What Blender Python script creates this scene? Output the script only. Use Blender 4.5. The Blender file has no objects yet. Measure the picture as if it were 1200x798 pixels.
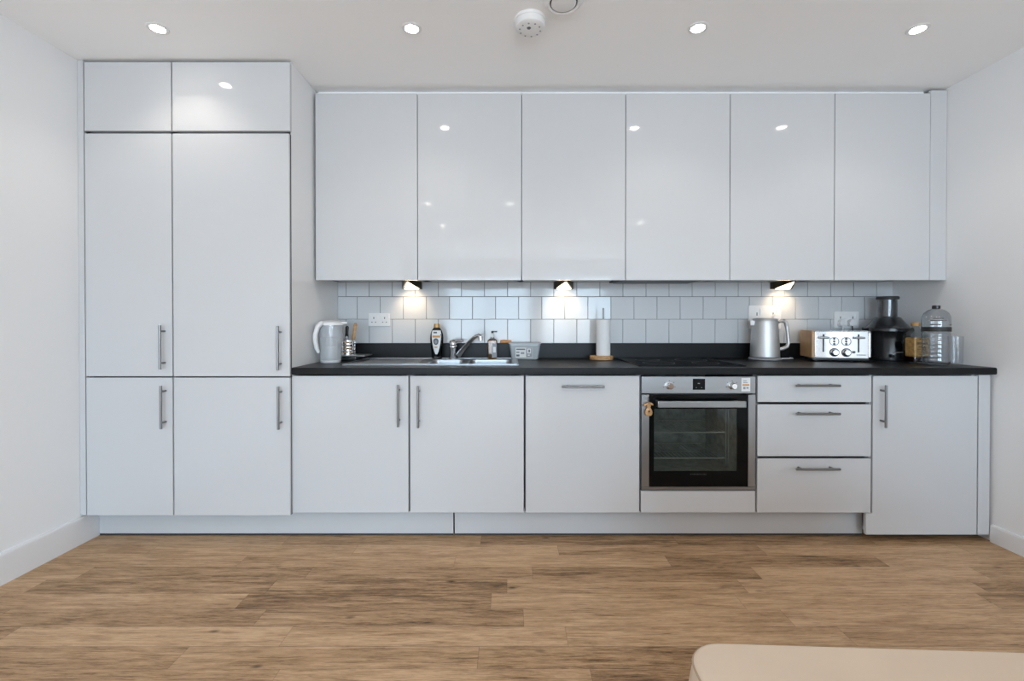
import bpy, bmesh, math, random
from mathutils import Vector, Matrix
R = math.radians
random.seed(7)
scene = bpy.context.scene
COL = scene.collection

# ------------------------------------------------------------------ camera
F = 16.0 / 36.0 * 1200.0          # focal length in pixels
CAMZ, PITCH = 1.141, 0.0072
CX, HY = 598.0, 378.0             # vanishing point of the room's depth lines
CY = HY + F * math.tan(PITCH)
cd = bpy.data.cameras.new('camera'); cam = bpy.data.objects.new('camera', cd); COL.objects.link(cam)
cam.location = (0, 0, CAMZ); cam.rotation_euler = (R(90) - PITCH, 0, 0)
cd.lens = 16; cd.sensor_width = 36
cd.shift_x = (600 - CX) / 1200; cd.shift_y = -(399 - CY) / 1200
cd.clip_start = 0.05
scene.camera = cam

def P(px, py, Y):
    """where the sight line of a point of the photograph meets the plane y = Y -> (x, z)"""
    u = (px - CX) / F; v = -(py - CY) / F
    dy = math.cos(PITCH) + v * math.sin(PITCH)
    dz = -math.sin(PITCH) + v * math.cos(PITCH)
    t = Y / dy
    return u * t, CAMZ + dz * t
def PX(px, py, Y): return P(px, py, Y)[0]
def PZ(py, Y): return P(CX, py, Y)[1]

# ------------------------------------------------------------------ materials
def nodes_of(name):
    m = bpy.data.materials.new(name); m.use_nodes = True
    nt = m.node_tree
    return m, nt, nt.nodes['Principled BSDF']
def mat(name, col, rough=0.5, metal=0.0, spec=0.5, bump=0.0, bscale=200.0, var=0.0, vscale=8.0, stretch=None, coat=0.0, emit=None, estr=0.0):
    m, nt, b = nodes_of(name)
    b.inputs['Base Color'].default_value = (*col, 1)
    b.inputs['Roughness'].default_value = rough
    b.inputs['Metallic'].default_value = metal
    b.inputs['Specular IOR Level'].default_value = spec
    b.inputs['Coat Weight'].default_value = coat
    if emit:
        b.inputs['Emission Color'].default_value = (*emit, 1); b.inputs['Emission Strength'].default_value = estr
    tc = nt.nodes.new('ShaderNodeTexCoord'); mp = nt.nodes.new('ShaderNodeMapping')
    nt.links.new(tc.outputs['Object'], mp.inputs['Vector'])
    if stretch: mp.inputs['Scale'].default_value = stretch
    if bump:
        n = nt.nodes.new('ShaderNodeTexNoise'); n.inputs['Scale'].default_value = bscale; n.inputs['Detail'].default_value = 4
        bp = nt.nodes.new('ShaderNodeBump'); bp.inputs['Strength'].default_value = bump; bp.inputs['Distance'].default_value = 0.002
        nt.links.new(mp.outputs[0], n.inputs['Vector']); nt.links.new(n.outputs['Fac'], bp.inputs['Height']); nt.links.new(bp.outputs[0], b.inputs['Normal'])
    if var:
        n = nt.nodes.new('ShaderNodeTexNoise'); n.inputs['Scale'].default_value = vscale; n.inputs['Detail'].default_value = 5
        r = nt.nodes.new('ShaderNodeValToRGB')
        r.color_ramp.elements[0].position = 0.3; r.color_ramp.elements[1].position = 0.7
        r.color_ramp.elements[0].color = (*[max(0, c * (1 - var)) for c in col], 1)
        r.color_ramp.elements[1].color = (*[min(1, c * (1 + var)) for c in col], 1)
        nt.links.new(mp.outputs[0], n.inputs['Vector']); nt.links.new(n.outputs['Fac'], r.inputs['Fac']); nt.links.new(r.outputs['Color'], b.inputs['Base Color'])
    return m
def clear(name, tint, rough=0.05, refl=1.0, milk=0.0, milkcol=(0.8, 0.82, 0.84)):
    """thin clear plastic or glass: see-through by its tint, glossy by Fresnel, with some milkiness"""
    m = bpy.data.materials.new(name); m.use_nodes = True
    nt = m.node_tree; nt.nodes.clear()
    out = nt.nodes.new('ShaderNodeOutputMaterial')
    tr = nt.nodes.new('ShaderNodeBsdfTransparent'); tr.inputs[0].default_value = (*tint, 1)
    df = nt.nodes.new('ShaderNodeBsdfDiffuse'); df.inputs[0].default_value = (*milkcol, 1)
    gl = nt.nodes.new('ShaderNodeBsdfGlossy'); gl.inputs['Roughness'].default_value = rough
    lw = nt.nodes.new('ShaderNodeLayerWeight'); lw.inputs['Blend'].default_value = 0.5
    pw = nt.nodes.new('ShaderNodeMath'); pw.operation = 'POWER'; pw.inputs[1].default_value = 3.5
    fr = nt.nodes.new('ShaderNodeMath'); fr.operation = 'MULTIPLY_ADD'; fr.inputs[1].default_value = 0.6; fr.inputs[2].default_value = 0.045
    nt.links.new(lw.outputs['Facing'], pw.inputs[0]); nt.links.new(pw.outputs[0], fr.inputs[0])
    tc = nt.nodes.new('ShaderNodeTexCoord'); n = nt.nodes.new('ShaderNodeTexNoise'); n.inputs['Scale'].default_value = 30
    bp = nt.nodes.new('ShaderNodeBump'); bp.inputs['Strength'].default_value = 0.05; bp.inputs['Distance'].default_value = 0.002
    nt.links.new(tc.outputs['Object'], n.inputs['Vector']); nt.links.new(n.outputs['Fac'], bp.inputs['Height'])
    nt.links.new(bp.outputs[0], gl.inputs['Normal'])
    mu = nt.nodes.new('ShaderNodeMath'); mu.operation = 'MULTIPLY'; mu.inputs[1].default_value = refl
    m1 = nt.nodes.new('ShaderNodeMixShader'); m1.inputs[0].default_value = milk
    m2 = nt.nodes.new('ShaderNodeMixShader')
    nt.links.new(tr.outputs[0], m1.inputs[1]); nt.links.new(df.outputs[0], m1.inputs[2])
    nt.links.new(fr.outputs[0], mu.inputs[0]); nt.links.new(mu.outputs[0], m2.inputs[0])
    nt.links.new(m1.outputs[0], m2.inputs[1]); nt.links.new(gl.outputs[0], m2.inputs[2])
    nt.links.new(m2.outputs[0], out.inputs[0])
    return m
def brushed(name, col, rough=0.3, axis=0, metal=1.0):
    s = [250, 250, 250]; s[axis] = 3
    m = mat(name, col, rough, metal, bump=0.06, bscale=1.0, stretch=tuple(s))
    return m

M = {}
M['wall'] = mat('wall_paint', (0.86, 0.865, 0.875), 0.6, bump=0.08, bscale=180)
M['ceiling'] = mat('ceiling_paint', (0.95, 0.95, 0.95), 0.7, bump=0.05, bscale=160)
M['trim'] = mat('trim_paint', (0.80, 0.80, 0.81), 0.35, bump=0.03, bscale=120)
M['door'] = mat('white_gloss_lacquer', (0.598, 0.606, 0.622), 0.06, spec=0.5, bump=0.004, bscale=14)
M['carcass'] = mat('grey_melamine', (0.16, 0.16, 0.165), 0.4, bump=0.02, bscale=300)
M['under'] = mat('white_melamine', (0.50, 0.50, 0.51), 0.4, bump=0.02, bscale=300)
M['seal_and_shade'] = mat('dark_seal_and_gap_shade', (0.03, 0.03, 0.032), 0.6, bump=0.02)  # near-black, for rubber seals and for shade painted into gaps
M['plinth'] = mat('white_plinth_board', (0.56, 0.575, 0.595), 0.22, bump=0.015, bscale=60)
M['worktop'] = mat('black_worktop_laminate', (0.0065, 0.007, 0.008), 0.36, spec=0.22, bump=0.12, bscale=420, var=0.35, vscale=300)
M['steel'] = brushed('brushed_steel', (0.35, 0.36, 0.37), 0.30, 0)
M['steel_v'] = brushed('brushed_steel_upright', (0.36, 0.37, 0.38), 0.33, 2)
M['handle'] = brushed('satin_nickel', (0.24, 0.24, 0.24), 0.32, 2)
M['chrome'] = mat('chrome', (0.80, 0.81, 0.83), 0.05, 1.0, bump=0.01, bscale=20)
M['rack'] = mat('rack_wire', (0.85, 0.85, 0.84), 0.35, 0.2, bump=0.02)
M['faint'] = mat('faint_print', (0.06, 0.06, 0.062), 0.5, bump=0.01)
M['toaster'] = mat('toaster_chrome', (0.58, 0.60, 0.62), 0.06, 1.0, bump=0.02, bscale=14)
M['side_board'] = mat('white_side_board', (0.86, 0.86, 0.865), 0.25, bump=0.01, bscale=60)
M['tap'] = mat('worn_chrome', (0.60, 0.61, 0.63), 0.14, 1.0, bump=0.03, bscale=60)
M['black_glass'] = mat('black_glass', (0.004, 0.0045, 0.005), 0.04, spec=0.14, bump=0.002, bscale=10)
M['black'] = mat('black_plastic', (0.012, 0.012, 0.013), 0.25, bump=0.02, bscale=150)
M['black_matt'] = mat('black_matt_plastic', (0.02, 0.02, 0.021), 0.55, bump=0.05, bscale=150)
M['white_plastic'] = mat('white_plastic', (0.80, 0.80, 0.80), 0.3, bump=0.01, bscale=80)
M['grey_mark'] = mat('grey_print', (0.12, 0.12, 0.13), 0.5, bump=0.01)
M['light_mark'] = mat('pale_print', (0.30, 0.30, 0.31), 0.5, bump=0.01)
M['enamel'] = mat('grey_enamel', (0.62, 0.635, 0.625), 0.35, bump=0.05, bscale=300, var=0.3, vscale=25)
M['wood'] = mat('light_wood', (0.50, 0.29, 0.13), 0.5, bump=0.05, bscale=30, var=0.35, vscale=6, stretch=(3, 3, 25))
M['wood_h'] = mat('light_wood_flat', (0.50, 0.29, 0.13), 0.5, bump=0.05, bscale=30, var=0.35, vscale=6, stretch=(3, 25, 25))
M['oak'] = mat('toaster_oak', (0.50, 0.31, 0.16), 0.45, bump=0.05, bscale=30, var=0.22, vscale=7, stretch=(30, 30, 2))
M['paper'] = mat('kitchen_paper', (0.80, 0.80, 0.80), 0.9, bump=0.4, bscale=220)
M['sofa'] = mat('cream_leather', (0.64, 0.52, 0.405), 0.55, bump=0.10, bscale=260, var=0.03, vscale=5)
M['piping'] = mat('cream_piping', (0.40, 0.29, 0.20), 0.6, bump=0.1, bscale=260)
M['bronze'] = mat('dark_bronze', (0.05, 0.038, 0.02), 0.3, 0.6, bump=0.02, bscale=100)
M['lens'] = mat('lit_lens', (0.9, 0.9, 0.85), 0.4, emit=(1.0, 0.80, 0.55), estr=9.0, bump=0.01)
M['bulb'] = mat('lit_downlight', (0.9, 0.9, 0.9), 0.4, emit=(1.0, 0.93, 0.82), estr=40.0, bump=0.01)
M['gold_cap'] = mat('gold_cap', (0.52, 0.30, 0.10), 0.35, 0.3, bump=0.02)
M['gold_label'] = mat('gold_label', (0.50, 0.30, 0.11), 0.4, 0.2, bump=0.03, var=0.25, vscale=60)
M['brown_print'] = mat('brown_print', (0.11, 0.055, 0.02), 0.5, bump=0.01)
M['orange'] = mat('orange_print', (0.62, 0.30, 0.10), 0.5, bump=0.02)
M['white_print'] = mat('white_label', (0.78, 0.78, 0.77), 0.45, bump=0.01)
M['grey_label'] = mat('grey_label', (0.30, 0.31, 0.33), 0.45, bump=0.01)
M['sponge'] = mat('orange_sponge', (0.75, 0.36, 0.14), 0.9, bump=0.8, bscale=250, var=0.2, vscale=120)
M['clear'] = clear('clear_glass', (0.96, 0.97, 0.98), 0.05, 0.55)
M['bottle'] = clear('ribbed_clear_plastic', (0.80, 0.83, 0.86), 0.03, 2.4)
M['smoke'] = clear('smoky_plastic', (0.66, 0.66, 0.67), 0.08, 1.3)
M['jug'] = clear('jug_plastic', (0.95, 0.96, 0.97), 0.1, 0.8, 0.24, (0.90, 0.91, 0.92))
M['funnel'] = clear('jug_funnel', (0.80, 0.84, 0.88), 0.2, 0.6, 0.35, (0.72, 0.77, 0.82))
M['tub'] = clear('frosted_tub', (0.80, 0.82, 0.83), 0.2, 1.0, 0.62, (0.62, 0.66, 0.68))
M['whisky'] = clear('amber_spirit', (0.34, 0.13, 0.02), 0.05, 1.0)
M['amber'] = clear('amber_plastic', (0.50, 0.27, 0.08), 0.08, 1.6, 0.25, (0.30, 0.16, 0.05))
M['dark_soap'] = clear('dark_soap_plastic', (0.03, 0.035, 0.04), 0.08, 1.6)
M['oven_pane'] = clear('oven_window_glass', (0.62, 0.64, 0.62), 0.03, 0.7)
M['pane'] = clear('window_glass', (0.93, 0.95, 0.96), 0.01, 1.0)
M['tile'] = mat('white_glazed_tile', (0.60, 0.615, 0.63), 0.09, spec=0.4, bump=0.03, bscale=18)
M['grout'] = mat('grey_grout', (0.16, 0.165, 0.17), 0.9, bump=0.3, bscale=400)

def floor_material():
    m, nt, b = nodes_of('wood_plank_floor')
    N = nt.nodes.new; L = nt.links.new
    def math_(op, a, c=None):
        n = N('ShaderNodeMath'); n.operation = op
        for i, v in enumerate((a, c)):
            if v is None: continue
            if isinstance(v, (int, float)): n.inputs[i].default_value = v
            else: L(v, n.inputs[i])
        return n.outputs[0]
    geo = N('ShaderNodeNewGeometry'); sp = N('ShaderNodeSeparateXYZ'); L(geo.outputs['Position'], sp.inputs[0])
    PW, PL = 0.1045, 1.02
    yy = math_('DIVIDE', math_('ADD', sp.outputs['Y'], 10.0 + 0.004), PW); row = math_('FLOOR', yy); fy = math_('FRACT', yy)
    w1 = N('ShaderNodeTexWhiteNoise'); w1.noise_dimensions = '1D'; L(row, w1.inputs['W'])
    xx = math_('DIVIDE', math_('ADD', math_('ADD', sp.outputs['X'], 20.0), math_('MULTIPLY', w1.outputs['Value'], 3.0)), PL)
    idx = math_('FLOOR', xx); fx = math_('FRACT', xx)
    cid = N('ShaderNodeCombineXYZ'); L(row, cid.inputs[0]); L(idx, cid.inputs[1])
    w2 = N('ShaderNodeTexWhiteNoise'); w2.noise_dimensions = '2D'; L(cid.outputs[0], w2.inputs['Vector'])
    # grain coordinates shift with each plank
    gx = math_('ADD', math_('MULTIPLY', sp.outputs['X'], 1.0), math_('MULTIPLY', w2.outputs['Value'], 37.0))
    gy = math_('ADD', sp.outputs['Y'], math_('MULTIPLY', w2.outputs['Value'], 11.0))
    def noise(sx, sy, detail, rough=0.6, dist=0.0):
        c = N('ShaderNodeCombineXYZ'); L(math_('MULTIPLY', gx, sx), c.inputs[0]); L(math_('MULTIPLY', gy, sy), c.inputs[1])
        n = N('ShaderNodeTexNoise'); n.inputs['Scale'].default_value = 1; n.inputs['Detail'].default_value = detail
        n.inputs['Roughness'].default_value = rough; n.inputs['Distortion'].default_value = dist
        L(c.outputs[0], n.inputs['Vector']); return n.outputs['Fac']
    n1 = noise(5.0, 75, 8, 0.72, 0.6); n2 = noise(2.4, 18, 5, 0.62, 1.0); n3 = noise(26, 230, 5, 0.75)
    t = math_('ADD', math_('MULTIPLY', n1, 0.62), math_('ADD', math_('MULTIPLY', n2, 0.48), math_('MULTIPLY', n3, 0.38)))
    t = math_('ADD', t, math_('SUBTRACT', math_('MULTIPLY', w2.outputs['Value'], 0.17), 0.20))
    cr = N('ShaderNodeValToRGB'); e = cr.color_ramp.elements
    e[0].position = 0.38; e[0].color = (0.060, 0.034, 0.017, 1)
    e[1].position = 0.76; e[1].color = (0.60, 0.395, 0.235, 1)
    k = e.new(0.50); k.color = (0.25, 0.146, 0.073, 1)
    k = e.new(0.60); k.color = (0.41, 0.255, 0.138, 1)
    L(t, cr.inputs['Fac'])
    # knots
    c = N('ShaderNodeCombineXYZ'); L(math_('MULTIPLY', gx, 3.4), c.inputs[0]); L(math_('MULTIPLY', gy, 8.5), c.inputs[1])
    vo = N('ShaderNodeTexVoronoi'); vo.inputs['Scale'].default_value = 1.0; L(c.outputs[0], vo.inputs['Vector'])
    mr = N('ShaderNodeMapRange'); mr.inputs['From Min'].default_value = 0.02; mr.inputs['From Max'].default_value = 0.095
    mr.inputs['To Min'].default_value = 0.15; mr.inputs['To Max'].default_value = 1.0; L(vo.outputs['Distance'], mr.inputs['Value'])
    # joints
    ey = math_('MULTIPLY', math_('MINIMUM', fy, math_('SUBTRACT', 1.0, fy)), PW)
    ex = math_('MULTIPLY', math_('MINIMUM', fx, math_('SUBTRACT', 1.0, fx)), PL)
    d = math_('MINIMUM', ey, ex)
    m2 = N('ShaderNodeMapRange'); m2.inputs['From Min'].default_value = 0.0003; m2.inputs['From Max'].default_value = 0.0016
    m2.inputs['To Min'].default_value = 0.62; m2.inputs['To Max'].default_value = 1.0; L(d, m2.inputs['Value'])
    mx = N('ShaderNodeMix'); mx.data_type = 'RGBA'; mx.blend_type = 'MULTIPLY'; mx.inputs[0].default_value = 1.0
    L(cr.outputs['Color'], mx.inputs[6])
    n4 = noise(7, 150, 3, 0.6, 1.2)
    m3 = N('ShaderNodeMapRange'); m3.inputs['From Min'].default_value = 0.57; m3.inputs['From Max'].default_value = 0.70
    m3.inputs['To Min'].default_value = 1.0; m3.inputs['To Max'].default_value = 0.50; L(n4, m3.inputs['Value'])
    f = math_('MULTIPLY', math_('MULTIPLY', mr.outputs[0], m2.outputs[0]), m3.outputs[0]); cb = N('ShaderNodeCombineColor')
    for i in range(3): L(f, cb.inputs[i])
    L(cb.outputs[0], mx.inputs[7]); L(mx.outputs[2], b.inputs['Base Color'])
    b.inputs['Roughness'].default_value = 0.5; b.inputs['Specular IOR Level'].default_value = 0.25
    bp = N('ShaderNodeBump'); bp.inputs['Strength'].default_value = 0.25; bp.inputs['Distance'].default_value = 0.001
    L(math_('ADD', math_('MULTIPLY', n1, 0.6), m2.outputs[0]), bp.inputs['Height']); L(bp.outputs[0], b.inputs['Normal'])
    return m
M['floor'] = floor_material()

# ------------------------------------------------------------------ building helpers
def worldloc(o):
    v = Vector((0, 0, 0))
    while o is not None:
        v += o.location; o = o.parent
    return v
class MB:
    def __init__(s): s.bm = bmesh.new()
    def _merge(s, b2, bevel=0, seg=2, mtx=None):
        if bevel: bmesh.ops.bevel(b2, geom=b2.edges[:], offset=bevel, segments=seg, profile=0.5, affect='EDGES', clamp_overlap=True)
        if mtx is not None: bmesh.ops.transform(b2, matrix=mtx, verts=b2.verts)
        me = bpy.data.meshes.new('tmp'); b2.to_mesh(me); b2.free(); s.bm.from_mesh(me); bpy.data.meshes.remove(me)
    def box(s, x0, x1, y0, y1, z0, z1, bevel=0, seg=2, mtx=None):
        b2 = bmesh.new()
        v = [b2.verts.new((x, y, z)) for z in (z0, z1) for y in (y0, y1) for x in (x0, x1)]
        for f in ((0, 2, 3, 1), (4, 5, 7, 6), (0, 1, 5, 4), (2, 6, 7, 3), (0, 4, 6, 2), (1, 3, 7, 5)): b2.faces.new([v[i] for i in f])
        s._merge(b2, bevel, seg, mtx); return s
    def lathe(s, prof, seg=32, loc=(0, 0, 0), mtx=None, sx=1.0, sy=1.0, close=True):
        """prof: (radius, z) from bottom to top"""
        b2 = bmesh.new(); rings = []
        for r, z in prof:
            if r < 1e-6: rings.append([b2.verts.new((0, 0, z))])
            else: rings.append([b2.verts.new((r * sx * math.cos(2 * math.pi * i / seg), r * sy * math.sin(2 * math.pi * i / seg), z)) for i in range(seg)])
        for a, c in zip(rings, rings[1:]):
            if len(a) == 1 and len(c) == 1: continue
            for i in range(seg):
                j = (i + 1) % seg
                if len(a) == 1: b2.faces.new((a[0], c[j], c[i]))
                elif len(c) == 1: b2.faces.new((a[i], a[j], c[0]))
                else: b2.faces.new((a[i], a[j], c[j], c[i]))
        if close:
            if len(rings[0]) > 1: b2.faces.new(rings[0][::-1])
            if len(rings[-1]) > 1: b2.faces.new(rings[-1])
        T = Matrix.Translation(loc)
        s._merge(b2, mtx=(T @ mtx) if mtx is not None else T); return s
    def cyl(s, p0, p1, r, seg=20, r1=None, bevel=0.0):
        p0, p1 = Vector(p0), Vector(p1); d = p1 - p0; L = d.length; r1 = r if r1 is None else r1
        q = d.to_track_quat('Z', 'Y').to_matrix().to_4x4()
        if bevel: prof = [(r - bevel, 0), (r, bevel), (r1, L - bevel), (r1 - bevel, L)]
        else: prof = [(r, 0), (r1, L)]
        return s.lathe(prof, seg, p0, q)
    def tube(s, pts, r, seg=12, rs=None):
        pts = [Vector(p) for p in pts]; b2 = bmesh.new(); rings = []; up = None
        for i, p in enumerate(pts):
            t = ((pts[min(i + 1, len(pts) - 1)] - pts[max(i - 1, 0)])).normalized()
            if up is None:
                up = Vector((0, 0, 1)) if abs(t.z) < 0.9 else Vector((1, 0, 0))
            a = t.cross(up).normalized(); c = a.cross(t).normalized(); up = c
            rr = rs[i] if rs else r
            rings.append([b2.verts.new(p + rr * (a * math.cos(2 * math.pi * k / seg) + c * math.sin(2 * math.pi * k / seg))) for k in range(seg)])
        for a, c in zip(rings, rings[1:]):
            for k in range(seg): b2.faces.new((a[k], a[(k + 1) % seg], c[(k + 1) % seg], c[k]))
        b2.faces.new(rings[0][::-1]); b2.faces.new(rings[-1])
        s._merge(b2); return s
    def prism(s, poly, d0, d1, axis='y', bevel=0, seg=2, mtx=None):
        """poly in the plane across `axis`: y -> (x,z), z -> (x,y), x -> (y,z)"""
        b2 = bmesh.new()
        def pt(p, d): return {'y': (p[0], d, p[1]), 'z': (p[0], p[1], d), 'x': (d, p[0], p[1])}[axis]
        A = [b2.verts.new(pt(p, d0)) for p in poly]; B = [b2.verts.new(pt(p, d1)) for p in poly]
        b2.faces.new(A); b2.faces.new(B[::-1]); n = len(poly)
        for i in range(n): b2.faces.new((A[i], B[i], B[(i + 1) % n], A[(i + 1) % n]))
        bmesh.ops.recalc_face_normals(b2, faces=b2.faces[:])
        s._merge(b2, bevel, seg, mtx); return s
    def ring(s, R0, R1, z0, z1, loc, seg=40, mtx=None):
        return s.lathe([(R0, z0), (R1, z0), (R1, z1), (R0, z1), (R0, z0)], seg, loc, mtx, close=False)
    def slab(s, xs, ys, holes, z0, z1):
        """solid slab on a grid with rectangular holes (cells given as (i, j))"""
        b2 = bmesh.new(); V = {}
        def v(i, j, z):
            k = (i, j, z)
            if k not in V: V[k] = b2.verts.new((xs[i], ys[j], z))
            return V[k]
        nx, ny = len(xs) - 1, len(ys) - 1
        solid = lambda i, j: 0 <= i < nx and 0 <= j < ny and (i, j) not in holes
        for i in range(nx):
            for j in range(ny):
                if not solid(i, j): continue
                b2.faces.new((v(i, j, z1), v(i + 1, j, z1), v(i + 1, j + 1, z1), v(i, j + 1, z1)))
                b2.faces.new((v(i, j, z0), v(i, j + 1, z0), v(i + 1, j + 1, z0), v(i + 1, j, z0)))
                for (di, dj, a, c) in ((-1, 0, (i, j + 1), (i, j)), (1, 0, (i + 1, j), (i + 1, j + 1)), (0, -1, (i, j), (i + 1, j)), (0, 1, (i + 1, j + 1), (i, j + 1))):
                    if not solid(i + di, j + dj): b2.faces.new((v(*a, z0), v(*c, z0), v(*c, z1), v(*a, z1)))
        return b2
    def build(s, name, m, parent=None, local=False, smooth=38):
        bm = s.bm
        bmesh.ops.recalc_face_normals(bm, faces=bm.faces[:])
        if parent is not None and not local:
            bmesh.ops.translate(bm, vec=-worldloc(parent), verts=bm.verts)
        me = bpy.data.meshes.new(name); bm.to_mesh(me); bm.free()
        if smooth:
            for p in me.polygons: p.use_smooth = True
            me.set_sharp_from_angle(angle=R(smooth))
        me.materials.append(m)
        o = bpy.data.objects.new(name, me); COL.objects.link(o)
        if smooth:
            wn = o.modifiers.new('weighted_normals', 'WEIGHTED_NORMAL'); wn.weight = 100; wn.keep_sharp = True
        if parent is not None: o.parent = parent
        return o
def tag(o, label=None, cat=None, group=None, kind=None):
    if label: o['label'] = label
    if cat: o['category'] = cat
    if group: o['group'] = group
    if kind: o['kind'] = kind
    return o
def thing(name, loc, label, cat, group=None, rz=0.0):
    o = bpy.data.objects.new(name, None); COL.objects.link(o); o.location = loc; o.rotation_euler = (0, 0, rz)
    o.empty_display_size = 0.05
    return tag(o, label, cat, group)
def copy_tree(o, parent=None):
    c = o.copy(); COL.objects.link(c)
    if parent is not None: c.parent = parent
    for ch in list(o.children): copy_tree(ch, c)
    return c
def struct(o): o['kind'] = 'structure'; return o

# ------------------------------------------------------------------ main planes
YT, YB, YC, YU, YW = 2.339, 2.365, 2.345, 2.621, 2.996
XL, XR = -2.222, 2.512
ZC = 2.488
YBACK = -4.6
ZTOP = 0.908
UZ0, UZ1 = PZ(328.3, YU), PZ(109.3, YU)
UBOT = UZ0 + .0205              # underside of the overhead cabinets, behind the doors
XP = -1.1325                       # visible face of the tall end panel

# ------------------------------------------------------------------ room
struct(MB().box(XL - .1, XR + .1, YBACK - .1, YW + .1, -.1, 0).build('floor', M['floor']))
struct(MB().box(XL - .1, XR + .1, YBACK - .1, YW + .1, ZC, ZC + .1).build('ceiling', M['ceiling']))
wb = struct(MB().box(XL - .1, XR + .1, YW, YW + .1, 0, ZC).build('wall_back', M['wall']))
struct(MB().box(XL - .1, XL, YBACK, YW, 0, ZC).build('wall_left', M['wall']))
struct(MB().box(XR, XR + .1, YBACK, YW, 0, ZC).build('wall_right', M['wall']))
# tiled splashback: individual glazed tiles proud of a grout bed
TX0, TX1 = XP + .001, XR - .001
struct(MB().box(TX0, TX1, YW - .004, YW, ZTOP + .002, UZ0 + .06).build('splashback_grout', M['grout'], wb))
TP, TZ = 0.1514, 0.1487
zr = [PZ(400.6, YW - .008), PZ(374.2, YW - .008), PZ(347.6, YW - .008)]
tb = MB()
for r_, z0 in enumerate([zr[0] - TZ, zr[0], zr[1], zr[2]]):
    if r_ == 0: continue                       # the upstand covers the foot of the tiling
    base = PX(405.6 if r_ % 2 == 1 else 418.6, 370, YW - .008)
    zt = z0 + TZ if r_ < 3 else UZ0 + .055
    zb = z0 if r_ > 1 else ZTOP + .03
    k = -2
    while True:
        x0 = base + k * TP + .0015; x1 = x0 + TP - .003; k += 1
        x0 = max(x0, TX0); x1 = min(x1, TX1)
        if x0 > TX1 - .01: break
        if x1 - x0 < .01: continue
        c = Vector(((x0 + x1) / 2, YW - .006, (zb + zt) / 2))
        sg_ = .35 if x1 - x0 > .1 else .05
        mt = Matrix.Translation(c) @ Matrix.Rotation(R(random.gauss(0, sg_)), 4, 'X') @ Matrix.Rotation(R(random.gauss(0, sg_)), 4, 'Z') @ Matrix.Translation(-c)
        tb.box(x0, x1, YW - .009, YW - .003, zb + .0013, zt - .0013, .0016, 2, mt)
struct(tb.build('splashback_tiles', M['tile'], wb))
# skirting
XBL, XBR = -2.206, 2.497
def skirt(name, x0, x1, y0, y1, h, face):
    prof = [(x0, 0), (x1, 0), (x1, h - .012), (x1 - .006 if face > 0 else x1, h), (x0, h)] if face > 0 else [(x0, 0), (x1, 0), (x1, h), (x0 + .006, h), (x0, h - .012)]
    struct(MB().prism(prof, y0, y1, 'y').build(name, M['trim']))
skirt('baseboard_left', XL, XBL, YBACK, 2.448, .137, 1)
skirt('baseboard_right', XBR, XR, YBACK, 2.362, .090, -1)
# wall behind the camera: two wide glazed openings that bring the daylight in
wz0, wz1 = .10, 2.14
openings = [(-1.55, .35), (.65, 2.25)]
ww = MB()
xs = [XL - .1, openings[0][0], openings[0][1], openings[1][0], openings[1][1], XR + .1]
for i in (0, 2, 4): ww.box(xs[i], xs[i + 1], YBACK - .1, YBACK, 0, ZC)
for a, b in openings:
    ww.box(a, b, YBACK - .1, YBACK, 0, wz0); ww.box(a, b, YBACK - .1, YBACK, wz1, ZC)
struct(ww.build('wall_front', M['wall']))
for n, (a, b) in enumerate(openings, 1):
    fr = MB(); mid = (a + b) / 2
    for (p, q) in ((a, a + .06), (b - .06, b), (mid - .045, mid + .045)): fr.box(p, q, YBACK - .08, YBACK - .02, wz0, wz1, .004)
    for (p, q) in ((wz0, wz0 + .07), (wz1 - .06, wz1)): fr.box(a, b, YBACK - .078, YBACK - .022, p, q, .004)
    w = struct(fr.build('window_%d' % n, M['trim']))
    struct(MB().box(a + .06, b - .06, YBACK - .055, YBACK - .049, wz0 + .07, wz1 - .06).build('window_glass', M['pane'], w))
    ld = bpy.data.lights.new('window_daylight', 'AREA'); ld.shape = 'RECTANGLE'; ld.size = b - a; ld.size_y = wz1 - wz0
    ld.cycles.is_portal = True
    lo = bpy.data.objects.new('window_daylight', ld); COL.objects.link(lo)
    lo.location = (mid, YBACK - .11, (wz0 + wz1) / 2); lo.rotation_euler = (R(90), 0, 0)

# ------------------------------------------------------------------ handles, doors, carcasses
def bar_handle(p0, p1, face_y, parent, stand=.034, r=.0062):
    """bar handle between two points (x, z) on a door whose face is at face_y"""
    (x0, z0), (x1, z1) = p0, p1; y = face_y - stand
    b = MB().cyl((x0, y, z0), (x1, y, z1), r, 16, bevel=.001)
    for t in (.14, .86):
        x, z = x0 + (x1 - x0) * t, z0 + (z1 - z0) * t
        b.cyl((x, y, z), (x, face_y, z), r * .85, 12)
    return b.build('handle', M['handle'], parent)
def door_slab(x0, x1, z0, z1, y, parent, name='door', th=.019, m='door', bevel=.0018):
    return MB().box(x0, x1, y, y + th, z0, z1, bevel, 3).build(name, M[m], parent)
def carcass(x0, x1, y0, y1, z0, z1, parent, top=True, shelf=None, th=.018, m='carcass'):
    b = MB()
    b.box(x0, x0 + th, y0, y1, z0, z1).box(x1 - th, x1, y0, y1, z0, z1).box(x0, x1, y0, y1, z0, z0 + th).box(x0, x1, y1 - .008, y1, z0, z1)
    if top: b.box(x0, x1, y0, y1, z1 - th, z1)
    if shelf: b.box(x0 + th, x1 - th, y0 + .02, y1 - .01, shelf, shelf + th)
    return b.build('carcass', M[m], parent, smooth=0)

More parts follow.
